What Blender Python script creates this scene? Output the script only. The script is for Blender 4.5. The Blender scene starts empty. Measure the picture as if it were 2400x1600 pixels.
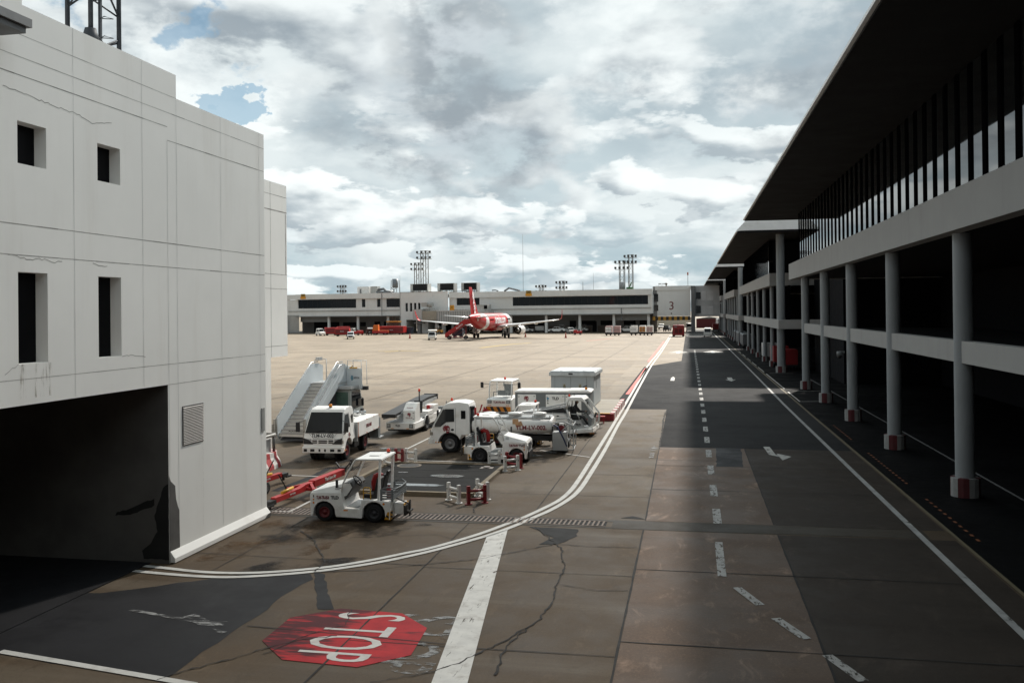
import bpy, bmesh, math, random
from mathutils import Vector, Matrix, Euler
random.seed(7)
R=math.radians
sc=bpy.context.scene
col=sc.collection
# ------------------------------------------------------------------ camera
H=6.2
_f,_yaw,_pit,_rol,_cy=2102.16,.1947,.0046,-.0102,721.29
def _cam_axes():
    cy,sy,cp,sp=math.cos(_yaw),math.sin(_yaw),math.cos(_pit),math.sin(_pit)
    f=Vector((-sy*cp,cy*cp,sp)); r=Vector((cy,sy,0)); u=r.cross(f)
    cr,sr=math.cos(_rol),math.sin(_rol)
    return r*cr+u*sr, -r*sr+u*cr, f
_r,_u,_fw=_cam_axes()
cam=bpy.data.cameras.new('camera'); camo=bpy.data.objects.new('camera',cam); col.objects.link(camo)
M=Matrix.Identity(4)
for i in range(3): M[i][0]=_r[i]; M[i][1]=_u[i]; M[i][2]=-_fw[i]
M.translation=Vector((0,0,H)); camo.matrix_world=M
cam.sensor_width=36; cam.lens=36*_f/2400; cam.shift_y=-(800-_cy)/2400
cam.clip_start=.1; cam.clip_end=9000
sc.camera=camo
# ------------------------------------------------------------------ colour management
vs=sc.view_settings; vs.view_transform='Standard'; vs.look='None'; vs.exposure=0.90; vs.gamma=1
# ------------------------------------------------------------------ sun
SUN_EL,SUN_AZ=R(42),R(18)
S=Vector((math.sin(SUN_AZ)*math.cos(SUN_EL),math.cos(SUN_AZ)*math.cos(SUN_EL),math.sin(SUN_EL)))
sl=bpy.data.lights.new('sun','SUN'); sl.energy=4.6; sl.angle=R(2.8); sl.color=(1,.94,.86)
so=bpy.data.objects.new('sun',sl); col.objects.link(so); so.rotation_euler=S.to_track_quat('Z','Y').to_euler()
# ------------------------------------------------------------------ sky with clouds
w=bpy.data.worlds.new('World'); sc.world=w; w.use_nodes=True
nt=w.node_tree; nt.nodes.clear()
class NT:
    def __init__(s,nt): s.nt=nt
    def n(s,t,**k):
        o=s.nt.nodes.new(t)
        for a,b in k.items():
            if a=='inp':
                for i,v in b.items():
                    if isinstance(v,bpy.types.NodeSocket): s.nt.links.new(v,o.inputs[i])
                    else: o.inputs[i].default_value=v
            else: setattr(o,a,b)
        return o
    def m(s,op,a,b=0,c=None,clamp=False):
        i={0:a,1:b}
        if c is not None: i[2]=c
        return s.n('ShaderNodeMath',operation=op,use_clamp=clamp,inp=i).outputs[0]
    def vm(s,op,a,b=(0,0,0),scale=None):
        o=s.n('ShaderNodeVectorMath',operation=op,inp={0:a,1:b})
        if scale is not None: o.inputs[3].default_value=scale
        return o.outputs['Value'] if op in('DOT_PRODUCT','LENGTH') else o.outputs[0]
    def noise(s,v,scale,detail=4,rough=.5,dist=0,lac=2.0):
        return s.n('ShaderNodeTexNoise',inp={'Vector':v,'Scale':scale,'Detail':detail,'Roughness':rough,'Distortion':dist,'Lacunarity':lac}).outputs[0]
    def ss(s,v,a,b,lo=0,hi=1):
        return s.n('ShaderNodeMapRange',interpolation_type='SMOOTHSTEP',inp={0:v,1:a,2:b,3:lo,4:hi}).outputs[0]
    def mix(s,f,a,b,bt='MIX'):
        o=s.n('ShaderNodeMix',data_type='RGBA',blend_type=bt,inp={0:f}); o.clamp_factor=True
        for i,v in((6,a),(7,b)):
            if isinstance(v,bpy.types.NodeSocket): s.nt.links.new(v,o.inputs[i])
            else: o.inputs[i].default_value=(*v,1) if len(v)==3 else v
        return o.outputs[2]
def rgb(r,g,b):
    f=lambda c:(c/255/12.92) if c/255<=.04045 else ((c/255+.055)/1.055)**2.4
    return (f(r),f(g),f(b))
K=NT(nt)
D=K.n('ShaderNodeTexCoord').outputs['Generated']
xyz=K.n('ShaderNodeSeparateXYZ',inp={0:D})
dz=xyz.outputs[2]
# layered cloud: a soft high sheet, then crisp-edged heaps with bright sunward rims and grey bases
inv=K.m('DIVIDE',1,K.m('ADD',K.m('MAXIMUM',dz,0),.24))
P=K.vm('MULTIPLY',D,K.n('ShaderNodeCombineXYZ',inp={0:inv,1:inv,2:0}).outputs[0])
nA=K.noise(K.vm('ADD',P,(5.35,2.2,0)),1.3,8,.55,.25)
nL=K.noise(K.vm('ADD',P,(5.35,2.2,0)),.62,4,.55,.3)
def pxdir(x,y):
    return _fw+_r*((x/.98-1200)/_f)-_u*((y/.98-_cy)/_f)
def blob(d,r0,r1,wob_=.10,n=None):
    v=Vector(d).normalized()
    ang=K.m('ARCCOSINE',K.m('MINIMUM',K.vm('DOT_PRODUCT',D,tuple(v)),1))
    return K.ss(K.m('ADD',ang,K.m('MULTIPLY',K.m('SUBTRACT',nA if n is None else n,.5),wob_*6)),r1,r0)
veil=K.mix(K.ss(dz,.0,.11),rgb(136,160,170),rgb(178,192,197))
sky_=K.mix(K.ss(nA,.40,.62),K.mix(K.ss(nL,.42,.6),veil,K.mix(K.ss(dz,.03,.12),rgb(136,157,166),rgb(150,164,172))),rgb(206,214,215))
def heap(prev,scl,off,thr,soft,up,grey,white,fade,rough=.56,det=9,amt=.95):
    v=K.vm('ADD',K.vm('MULTIPLY',D,scl),off)
    n=K.noise(v,1,det,rough,.1); n2=K.noise(K.vm('ADD',v,up),1,4,.5,.1); n3=K.noise(v,1,4,.5,.1)
    m=K.m('MULTIPLY',K.ss(n,thr,thr+soft),fade)
    l=K.ss(K.m('ADD',K.m('SUBTRACT',n3,n2),K.m('MULTIPLY',K.m('SUBTRACT',.56,n),.55)),-.07,.11)
    return K.mix(K.m('MULTIPLY',m,amt),prev,K.mix(l,grey,white)),n
one=K.ss(dz,-1,-.9)
sky_,n1=heap(sky_,(4.2,4.2,9.5),(2.3,7.1,1.2),.49,.07,(.10,.05,.28),rgb(138,149,157),rgb(222,228,228),K.ss(dz,.03,.10))
sky_,n2=heap(sky_,(7.5,7.5,19),(9.3,3.4,4.0),.505,.045,(.12,.05,.34),rgb(152,163,170),rgb(232,237,236),K.ss(dz,.30,.16,0,.9))
sky_,n3=heap(sky_,(13,13,36),(1.1,8.4,2.6),.50,.04,(.14,.06,.42),rgb(160,174,181),rgb(226,232,232),K.ss(dz,.14,.05,0,.85))
wn=K.noise(K.vm('MULTIPLY',D,(9,9,15)),1,9,.58)
for (x,y,r0,r1,a,w_) in ((1095,135,.02,.080,.60,.05),(1850,205,.02,.085,.6,.06),(850,215,.02,.10,.35,.08),(1100,262,.02,.09,.4,.08)):
    v=pxdir(x,y); dk=K.mix(K.ss(K.m('SUBTRACT',wn,K.noise(K.vm('ADD',K.vm('MULTIPLY',D,(9,9,15)),(.1,.05,.3)),1,4,.5)),-.07,.12),rgb(134,143,150),rgb(186,193,198))
    sky_=K.mix(K.m('MULTIPLY',blob(v,r0,r1,w_,wn),a),sky_,dk)
for (x,y,r0,r1,a) in ((420,210,.02,.09,.6),(1780,60,.0,.10,.5),(1560,380,.0,.10,.35),(1330,90,.0,.09,.5),(700,110,.0,.08,.4)):
    sky_=K.mix(K.m('MULTIPLY',blob(pxdir(x,y),r0,r1,.08,wn),a),sky_,K.mix(K.ss(wn,.35,.6),rgb(232,237,236),rgb(196,205,208)))
# sky strength shaped for lighting: brighter sunward above the frame, dimmed behind and overhead
sd=K.vm('DOT_PRODUCT',D,tuple(S))
boost=K.m('MULTIPLY',K.ss(sd,-.35,.55,.50,1.0),K.m('MULTIPLY',K.ss(dz,.33,.46,.70,1.2),K.ss(dz,.55,.8,1.0,.45)))
boost=K.m('ADD',boost,K.m('MULTIPLY',K.ss(sd,.94,.995),1.2))
bgc=K.n('ShaderNodeBackground',inp={0:sky_,1:boost})
skyt=K.n('ShaderNodeTexSky',sky_type='NISHITA',sun_disc=False,sun_elevation=SUN_EL,sun_rotation=SUN_AZ,altitude=10,air_density=1.0,dust_density=.6)
bgs=K.n('ShaderNodeBackground',inp={0:K.mix(1,skyt.outputs[0],(.62,.90,.92),'MULTIPLY'),1:.05})
hole=K.m('MULTIPLY',blob(pxdir(548,118),.0,.024,.05,wn),.7)
for (x,y,r0,r1) in ((500,85,.0,.02),(455,55,.0,.016),(165,8,.0,.022),(545,215,.0,.006)):
    hole=K.m('MAXIMUM',hole,K.m('MULTIPLY',blob(pxdir(x,y),r0,r1,.045,wn),.65))
mx=K.n('ShaderNodeMixShader',inp={0:hole,1:bgc.outputs[0],2:bgs.outputs[0]})
out=K.n('ShaderNodeOutputWorld',inp={0:mx.outputs[0]})
w.cycles.sampling_method='MANUAL'; w.cycles.sample_map_resolution=512
sc.cycles.max_bounces=6; sc.cycles.diffuse_bounces=3; sc.cycles.glossy_bounces=3; sc.cycles.transparent_max_bounces=12
sc.cycles.use_denoising=True
# ------------------------------------------------------------------ material helper
MATS={}
def mat(name,c=(.3,.3,.3),rough=.6,metal=0,var=.12,scale=3.0,dirt=0,dirtc=(.10,.085,.065),spec=.5,bump=0,streak=False,alpha_noise=None,coat=0,obj=True,emit=0,vstretch=None):
    if name in MATS: return MATS[name]
    m=bpy.data.materials.new(name); m.use_nodes=True; t=m.node_tree; k=NT(t)
    b=t.nodes['Principled BSDF']; o=t.nodes['Material Output']
    if obj: v=k.n('ShaderNodeTexCoord').outputs['Object']
    else: v=k.n('ShaderNodeNewGeometry').outputs['Position']
    if vstretch: v=k.vm('MULTIPLY',v,vstretch)
    n=k.noise(v,scale,6,.6)
    cc=k.mix(k.ss(n,.3,.7),tuple(max(0,x*(1-var)) for x in c),tuple(min(1,x*(1+var)) for x in c))
    if dirt:
        sv=k.vm('MULTIPLY',v,(3.0,3.0,.35)) if streak else v
        n2=k.noise(sv,scale*.8,8,.65)
        cc=k.mix(k.m('MULTIPLY',k.ss(n2,.50,.74),dirt),cc,dirtc)
    t.links.new(cc,b.inputs['Base Color'])
    b.inputs['Metallic'].default_value=metal; b.inputs['Specular IOR Level'].default_value=spec
    rr=k.ss(n,.25,.75,max(.01,rough-min(.08,rough*.3)),min(1,rough+min(.08,rough*.3))); t.links.new(rr,b.inputs['Roughness'])
    if coat: b.inputs['Coat Weight'].default_value=coat; b.inputs['Coat Roughness'].default_value=.1
    if bump:
        bn=k.n('ShaderNodeBump',inp={'Strength':bump,'Distance':.02,'Height':k.noise(v,scale*12,5,.6)})
        t.links.new(bn.outputs[0],b.inputs['Normal'])
    if emit:
        b.inputs['Emission Color'].default_value=(*c,1); b.inputs['Emission Strength'].default_value=emit
    if alpha_noise:
        sc_,lo,hi,st=alpha_noise
        av=k.vm('MULTIPLY',v,st)
        a=k.m('MULTIPLY',k.ss(k.noise(av,sc_,8,.68),lo,hi),1)
        t.links.new(a,b.inputs['Alpha'])
    MATS[name]=m; return m
# ------------------------------------------------------------------ mesh builder
class MB:
    def __init__(s): s.bm=bmesh.new(); s.mi=0
    def face(s,pts,smooth=False):
        f=s.bm.faces.new([s.bm.verts.new(p) for p in pts]); f.material_index=s.mi; f.smooth=smooth; return f
    def box(s,x0,y0,z0,x1,y1,z1):
        v=[s.bm.verts.new((x,y,z)) for z in(z0,z1) for y in(y0,y1) for x in(x0,x1)]
        for q in((0,2,3,1),(4,5,7,6),(0,1,5,4),(1,3,7,5),(3,2,6,7),(2,0,4,6)):
            f=s.bm.faces.new([v[i] for i in q]); f.material_index=s.mi
        return s
    def obox(s,c,size,rot=(0,0,0)):
        E=Euler([R(a) for a in rot]).to_matrix(); a,b,d=[q/2 for q in size]; c=Vector(c)
        v=[s.bm.verts.new(c+E@Vector((x,y,z))) for z in(-d,d) for y in(-b,b) for x in(-a,a)]
        for q in((0,2,3,1),(4,5,7,6),(0,1,5,4),(1,3,7,5),(3,2,6,7),(2,0,4,6)):
            f=s.bm.faces.new([v[i] for i in q]); f.material_index=s.mi
        return s
    def bar(s,p,q,w,h=None):
        p,q=Vector(p),Vector(q); h=h or w; d=(q-p).normalized()
        a=d.cross(Vector((0,0,1)))
        if a.length<1e-4: a=Vector((1,0,0))
        a.normalize(); b=a.cross(d)
        v=[s.bm.verts.new(o+a*i*w/2+b*j*h/2) for o in(p,q) for j in(-1,1) for i in(-1,1)]
        for t in((0,2,3,1),(4,5,7,6),(0,1,5,4),(1,3,7,5),(3,2,6,7),(2,0,4,6)):
            f=s.bm.faces.new([v[i] for i in t]); f.material_index=s.mi
        return s
    def loft(s,rings,cap=True,smooth=True,closed=True):
        vr=[[s.bm.verts.new(p) for p in r] for r in rings]; n=len(rings[0])
        for a,b in zip(vr,vr[1:]):
            for i in range(n if closed else n-1):
                j=(i+1)%n
                f=s.bm.faces.new((a[i],a[j],b[j],b[i])); f.smooth=smooth; f.material_index=s.mi
        if cap:
            for r,rev in((vr[0],True),(vr[-1],False)):
                try:
                    f=s.bm.faces.new(list(reversed(r)) if rev else r); f.material_index=s.mi
                except ValueError: pass
        return s
    def cyl(s,p,q,r0,r1=None,n=14,cap=True):
        p,q=Vector(p),Vector(q); r1=r0 if r1 is None else r1; d=(q-p).normalized()
        a=d.cross(Vector((0,0,1)))
        if a.length<1e-4: a=Vector((1,0,0))
        a.normalize(); b=d.cross(a)
        ring=lambda o,r:[o+(a*math.cos(2*math.pi*i/n)+b*math.sin(2*math.pi*i/n))*r for i in range(n)]
        return s.loft([ring(p,r0),ring(q,r1)],cap)
    def tube(s,pts,r,n=7):
        pts=[Vector(p) for p in pts]; rings=[]; up=None
        for i,p in enumerate(pts):
            d=((pts[min(i+1,len(pts)-1)]-p).normalized()+(p-pts[max(i-1,0)]).normalized())
            d=d.normalized() if d.length>1e-6 else Vector((0,0,1))
            if up is None:
                up=d.cross(Vector((0,0,1)))
                if up.length<1e-3: up=Vector((1,0,0))
            a=(up-d*up.dot(d)).normalized(); up=a; b=d.cross(a)
            rings.append([p+(a*math.cos(2*math.pi*k/n)+b*math.sin(2*math.pi*k/n))*r for k in range(n)])
        return s.loft(rings)
    def lathe(s,prof,c,axis='y',n=24,cap=True):
        c=Vector(c); rings=[]
        for t,r in prof:
            ring=[]
            for i in range(n):
                a=2*math.pi*i/n; u,v=r*math.cos(a),r*math.sin(a)
                ring.append(c+Vector({'x':(t,u,v),'y':(u,t,v),'z':(u,v,t)}[axis]))
            rings.append(ring)
        return s.loft(rings,cap)
    def prism(s,poly,a,b,axis='y',smooth=False):
        mk={'y':lambda p,t:(p[0],t,p[1]),'x':lambda p,t:(t,p[0],p[1]),'z':lambda p,t:(p[0],p[1],t)}[axis]
        A=[s.bm.verts.new(mk(p,a)) for p in poly]; B=[s.bm.verts.new(mk(p,b)) for p in poly]; n=len(poly)
        for i in range(n):
            j=(i+1)%n; f=s.bm.faces.new((A[i],A[j],B[j],B[i])); f.material_index=s.mi; f.smooth=smooth
        for v in(A,B):
            f=s.bm.faces.new(v); f.material_index=s.mi
        return s
    def sphere(s,c,r,n=12,sq=(1,1,1)):
        c=Vector(c); rings=[]
        for j in range(n//2+1):
            t=math.pi*j/(n//2); rr=max(1e-4,math.sin(t))
            rings.append([c+Vector((math.cos(2*math.pi*i/n)*rr*r*sq[0],math.sin(2*math.pi*i/n)*rr*r*sq[1],-math.cos(t)*r*sq[2])) for i in range(n)])
        return s.loft(rings)
    def build(s,name,m,parent=None,bevel=0,seg=2):
        bmesh.ops.recalc_face_normals(s.bm,faces=s.bm.faces)
        me=bpy.data.meshes.new(name); s.bm.to_mesh(me); s.bm.free()
        for q in (m if isinstance(m,(list,tuple)) else [m]): me.materials.append(q)
        o=bpy.data.objects.new(name,me); col.objects.link(o)
        if parent: o.parent=parent
        if bevel:
            b=o.modifiers.new('bevel','BEVEL'); b.width=bevel; b.segments=seg; b.limit_method='ANGLE'; b.angle_limit=R(40); b.use_clamp_overlap=True
        return o
def thing(name,label,cat,loc=(0,0,0),rz=0,group=None):
    o=bpy.data.objects.new(name,None); col.objects.link(o); o.location=loc; o.rotation_euler=(0,0,R(rz))
    o.empty_display_size=.3
    return tag(o,label,cat,group)
def tag(o,label,cat,group=None):
    o['label']=label; o['category']=cat
    if group: o['group']=group
    return o
def struct(o): o['kind']='structure'; return o
def stuff(o): o['kind']='stuff'; return o
TXT={}
def text(parent,s,size,loc,xd,yd,m,name='lettering',ext=.004,sx=1,bold=0,align='CENTER'):
    key=(s,size,ext,bold,align,m.name)
    if key not in TXT:
        c=bpy.data.curves.new(name,'FONT'); c.body=s; c.size=size; c.extrude=ext; c.align_x=align; c.align_y='CENTER'; c.offset=bold; c.resolution_u=3
        t=bpy.data.objects.new('tmp',c); me=bpy.data.meshes.new_from_object(t); bpy.data.objects.remove(t); me.materials.clear(); me.materials.append(m); TXT[key]=me
    o=bpy.data.objects.new(name,TXT[key]); col.objects.link(o)
    x=Vector(xd).normalized(); y=Vector(yd).normalized(); z=x.cross(y).normalized(); y=z.cross(x)
    T=Matrix.Identity(4)
    for i in range(3): T[i][0]=x[i]*sx; T[i][1]=y[i]; T[i][2]=z[i]
    T.translation=Vector(loc)
    o.matrix_local=T
    if parent: o.parent=parent
    return o
def dup(root,loc,rz=None,label=None,group=None):
    r=root.copy(); col.objects.link(r); r.location=loc
    if rz is not None: r.rotation_euler=(0,0,R(rz))
    if label: r['label']=label
    if group: r['group']=group
    for ch in list(root.children):
        c=ch.copy(); col.objects.link(c); c.parent=r
        for g in list(ch.children):
            d=g.copy(); col.objects.link(d); d.parent=c
    return r
# ------------------------------------------------------------------ cloud between the sun and the near apron (unseen, added to shade it)
def shade_cloud_mat():
    m=bpy.data.materials.new('shade_cloud_mix'); m.use_nodes=True; t=m.node_tree; t.nodes.clear(); k=NT(t)
    d=k.n('ShaderNodeBsdfDiffuse',inp={0:(.85,.86,.88,1)}); tr=k.n('ShaderNodeBsdfTransparent')
    mx=k.n('ShaderNodeMixShader',inp={0:.54,1:tr.outputs[0],2:d.outputs[0]}); k.n('ShaderNodeOutputMaterial',inp={0:mx.outputs[0]}); return m
b=MB(); rcl=random.Random(21); CC=Vector((0,-16,0))+S*1500
ux=Vector((1,0,0)); uy=S.cross(ux).normalized()
for i in range(1):
    b.sphere(CC,1,32,(95,50,30))
for v in b.bm.verts:
    o=v.co-CC; q=o.normalized(); o*=1+.16*math.sin(q.x*9+1)*math.cos(q.y*7)+.10*math.sin(q.z*11+q.x*13)
    v.co=CC+ux*o.x+uy*o.y+S*o.z
tag(b.build('cloud',shade_cloud_mat()),'thin pale cloud added out of view overhead to shade the near apron','cloud')
# ================================================================== GROUND
def ground_mat(name,near,far,y0,y1,slab=(5.0,4.85),off=(1.4,2.5),rough=(.55,.8),spec=.18,scuff=.25):
    m=bpy.data.materials.new(name); m.use_nodes=True; k=NT(m.node_tree); b=m.node_tree.nodes['Principled BSDF']
    p=k.n('ShaderNodeNewGeometry').outputs['Position']; s=k.n('ShaderNodeSeparateXYZ',inp={0:p})
    n1=k.noise(p,.055,6,.6); n2=k.noise(p,.5,8,.68); n3=k.noise(p,16,6,.9)
    st=k.noise(k.vm('MULTIPLY',p,(.05,.5,1)),1,6,.6)
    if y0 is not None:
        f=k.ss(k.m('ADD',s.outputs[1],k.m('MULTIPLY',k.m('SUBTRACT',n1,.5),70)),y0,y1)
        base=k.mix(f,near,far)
    else: base=k.mix(k.ss(n1,.4,.6),near,far)
    cell=k.vm('FLOOR',k.vm('MULTIPLY',k.vm('ADD',p,(off[0],off[1],0)),(1/slab[0],1/slab[1],0)))
    wn=k.n('ShaderNodeTexWhiteNoise',noise_dimensions='3D',inp={0:cell}).outputs[0]
    base=k.mix(k.m('MULTIPLY',wn,.35),base,tuple(c*.72 for c in near),)
    base=k.mix(k.ss(n2,.45,.75,0,.5),base,tuple(c*.55 for c in near))
    base=k.mix(k.ss(n2,.48,.25,0,.30),base,tuple(min(1,c*1.7) for c in near))
    base=k.mix(k.ss(st,.50,.72,0,.55),base,tuple(c*.55 for c in far))
    base=k.mix(k.ss(n3,.5,.66,0,.55),base,tuple(c*.6 for c in near))
    base=k.mix(k.ss(n3,.47,.33,0,.5),base,tuple(min(1,c*1.8) for c in near))
    sc2=k.noise(k.vm('MULTIPLY',k.vm('ADD',p,k.vm('MULTIPLY',k.n('ShaderNodeTexNoise',inp={0:p,'Scale':.35}).outputs[1],(2,2,0))),(1.6,.55,1)),1,9,.72)
    base=k.mix(k.m('MULTIPLY',k.ss(sc2,.53,.72),scuff),base,tuple(min(1,c*2.6) for c in near))
    base=k.mix(k.ss(sc2,.46,.30,0,.45),base,tuple(c*.5 for c in near))
    m.node_tree.links.new(base,b.inputs['Base Color'])
    m.node_tree.links.new(k.ss(n2,.3,.7,rough[1],rough[0]),b.inputs['Roughness'])
    b.inputs['Specular IOR Level'].default_value=spec
    bn=k.n('ShaderNodeBump',inp={'Strength':.35,'Distance':.01,'Height':k.noise(p,60,4,.7)})
    m.node_tree.links.new(bn.outputs[0],b.inputs['Normal'])
    return m
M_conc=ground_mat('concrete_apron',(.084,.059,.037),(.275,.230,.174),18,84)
M_asph=ground_mat('asphalt',(.026,.026,.0275),(.042,.0415,.041),None,None,(40,60),rough=(.75,.9),spec=.07,scuff=.12)
M_asph2=ground_mat('asphalt_patch_mat',(.015,.015,.017),(.021,.021,.023),None,None,(40,60))
M_brown=ground_mat('resurfaced_concrete',(.140,.096,.070),(.118,.082,.060),None,None,(3.7,4.85),(1.36,2.4),scuff=.6)
def sheet(name,polys,z,m,kind='structure'):
    b=MB()
    for p in polys: b.face([(x,y,z) for x,y in p])
    o=b.build(name,m); o['kind']=kind; return o
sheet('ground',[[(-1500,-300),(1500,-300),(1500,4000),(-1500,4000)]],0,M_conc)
# asphalt service road
sheet('road',[[(-1.36,41.25),(6.9,41.2),(7.1,300),(-.9,300),(-.95,112),(-4.9,100),(-4.88,61),(-4.26,57),(-1.42,57)]],.004,M_asph)
sheet('resurfaced_lane',[[(-1.34,5),(2.33,5),(2.33,25.6),(-1.30,25.6)],[(-1.34,26.75),(2.33,26.75),(2.33,41.25),(-1.36,41.25)]],.004,M_brown)
M_dkc=ground_mat('dark_concrete',(.052,.041,.033),(.043,.035,.029),None,None,(3.7,4.85),(1.36,2.4),spec=.1)  # slab a little darker than its neighbour; edge vignetting also put into its colour
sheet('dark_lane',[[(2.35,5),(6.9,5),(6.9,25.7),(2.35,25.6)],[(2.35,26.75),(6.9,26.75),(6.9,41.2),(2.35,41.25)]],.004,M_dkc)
# rough edged patches
def ragged(pts,amp=.12,step=.35,seed=1):
    rnd=random.Random(seed); out=[]
    for (x0,y0),(x1,y1) in zip(pts,pts[1:]+pts[:1]):
        L=math.hypot(x1-x0,y1-y0); n=max(1,int(L/step))
        for i in range(n):
            t=i/n; out.append((x0+(x1-x0)*t+rnd.uniform(-amp,amp),y0+(y1-y0)*t+rnd.uniform(-amp,amp)))
    return out
sheet('asphalt_patch',[ragged([(1.12,41.3),(2.22,41.3),(2.02,36.46),(1.0,36.4)],.03,.4,3)],.008,M_asph2)
sheet('asphalt_ramp',[ragged([(-30,17.2),(-13.0,17.9),(-11.05,19.4),(-8.9,20.15),(-8.7,19.73),(-8.86,17.95),(-8.75,17.1),(-8.84,15.6),(-8.78,13.8),(-9.5,13.95),(-12.6,14.4),(-30,14.6)],.05,.4,4)],.004,M_asph2)
sheet('asphalt_strip',[ragged([(-8.9,20.24),(-8.6,20.1),(-7.62,18.2),(-7.35,17.75),(-7.75,17.7),(-7.95,18.2)],.03,.2,5),
   ragged([(-14.5,29.3),(-14.3,32.1),(-14.4,34.2),(-13.3,34.15),(-13.4,33.9),(-14.1,33.8),(-14.0,32),(-14.2,29.3)],.03,.3,6)],.006,M_asph2)
M_wet=mat('wet_tar',(.016,.016,.016),.75,0,.2,2,spec=.15)
sheet('tar_stain',[ragged([(-4.59,25.55),(-3.11,25.45),(-3.10,24.6),(-3.55,23.75),(-3.95,23.64),(-3.7,24.38)],.06,.25,7),ragged([(-2.05,26.95),(-1.69,27.32),(-1.36,26.95)],.05,.2,8)],.008,M_wet)
# concrete drain kerb strip
M_strip=ground_mat('drain_kerb_concrete',(.046,.038,.029),(.06,.05,.038),None,None,(2.2,3))
sheet('drain_kerb',[[(-2.25,25.65),(6.3,25.75),(6.3,26.72),(-2.25,26.68)],[(-13.6,25.7),(-2.25,25.66),(-2.25,25.86),(-13.6,26.02)],[(-13.6,26.75),(-2.25,26.47),(-2.25,26.68),(-13.6,26.95)]],.007,M_strip)
# joints and cracks
M_joint=mat('joint_tar',(.016,.014,.013),.9)
def strip(b,pts,wd,z,jit=0,rnd=random):
    pts=[Vector((x,y,0)) for x,y in pts]; L=[];Rr=[]
    for i,p in enumerate(pts):
        d=(pts[min(i+1,len(pts)-1)]-pts[max(i-1,0)]).normalized(); n=Vector((-d.y,d.x,0)); ww=wd*(1+rnd.uniform(-jit,jit))/2
        L.append(p+n*ww); Rr.append(p-n*ww)
    for i in range(len(pts)-1):
        b.face([(L[i].x,L[i].y,z),(L[i+1].x,L[i+1].y,z),(Rr[i+1].x,Rr[i+1].y,z),(Rr[i].x,Rr[i].y,z)])
def subdiv(pts,step,amp,rnd):
    out=[pts[0]]
    for a,c in zip(pts,pts[1:]):
        n=max(1,int(math.dist(a,c)/step))
        for i in range(1,n+1):
            t=i/n; out.append((a[0]+(c[0]-a[0])*t+rnd.uniform(-amp,amp),a[1]+(c[1]-a[1])*t+rnd.uniform(-amp,amp)))
    return out
b=MB(); rj=random.Random(5)
def J(p,q,wd=.035): strip(b,subdiv([p,q],.5,.006,rj),wd,.013,.35,rj)
J((-1.36,5),(-1.33,25.6),.045); J((-1.33,26.75),(-1.38,41.2),.04); J((2.33,5),(2.33,25.6),.045); J((2.33,26.75),(2.35,41),.04)
for y in (12.1,16.9,21.7,31.5,36.4): J((-1.34,y),(6.1,y),.035)
J((-1.34,37.6),(1.02,37.8),.03)
for y in (11.2,16.12,21.08,30.07,34.05,38.05,44.9,50,55): J((-4.0 if y>31 else -6.4,y),(-1.36,y+.02),.025)
J((-6.4,5),(-6.42,25.7),.035); J((-4.75,26.8),(-4.78,60),.03); J((-8.7,16.53),(-4.0,16.2),.03); J((-11.4,19.5),(-11.45,25.6),.03); J((-13,21.4),(-6.4,21.2),.025)
J((-17,31.2),(-12.4,31.2),.02); J((-17,38.6),(-4.75,38.4),.02); J((-10.5,36.5),(-10.5,60),.02)
for y in (62,68,74.5,81,90,100,112,125,140,156,175): J((-90,y),(-4.9,y),.05)
for x in (-10.5,-16.5,-22.5,-30,-38,-46,-54): J((x,60),(x,190),.05)
struct(b.build('pavement_joints',M_joint))
b=MB(); rc_=random.Random(9)
for pts,wd in (([(-10.97,24.02),(-10.19,23.15),(-9.7,22.31),(-9.11,21.35),(-8.98,21.17),(-8.9,20.3)],.035),
  ([(-4.4,25.5),(-3.33,23.27),(-2.99,21.33),(-3.03,20.27),(-2.92,19.34),(-3.02,17.92),(-3.32,16.65),(-3.41,16.3),(-3.3,15)],.035),
  ([(-8.95,13.82),(-8.62,14.35),(-8.16,14.88),(-7.73,15.54),(-7.25,16.01),(-6.7,16.3)],.03),([(-5.32,14.33),(-4.39,14.93),(-3.99,15.49),(-3.73,16.05),(-3.64,16.23),(-3.2,17.3)],.03),
  ([(-8.9,20.2),(-7.7,20.6),(-6.4,21.3),(-5.2,22.0),(-3.6,23.7),(-2.5,23.6),(-1.4,23.7)],.03),([(-7.0,29.8),(-6.7,28.5),(-6.75,27.5),(-6.5,26.9)],.03),([(-3.03,20.27),(-2.2,19.9),(-1.4,20.0)],.02),
  ([(-7.0,17.8),(-6.8,16.9),(-7.3,16.2),(-7.7,15.2)],.02),([(-9.4,24.5),(-8,23.9),(-7,24.2),(-6.4,23.8)],.015),([(-1.42,57),(-1.5,52),(-1.42,47),(-1.36,41.3)],.06)):
    strip(b,subdiv(pts,.12,.035,rc_),wd,.017,.6,rc_)
struct(b.build('pavement_cracks',M_joint))
M_rust=mat('rust_soil',(.105,.063,.034),.9,0,.3,1.5,obj=False,alpha_noise=(.8,.45,.75,(1,.8,1)),spec=.1)
sheet('rust_stain',[ragged([(-12.3,20.6),(-9.6,21.6),(-9.3,23.6),(-10.2,25.3),(-12.5,25.5)],.1,.4,31)],.009,M_rust)
M_oil=mat('oil_soil',(.016,.014,.013),.8,0,.3,1.5,obj=False,alpha_noise=(.6,.46,.70,(1,.8,1)),spec=.15)
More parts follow.
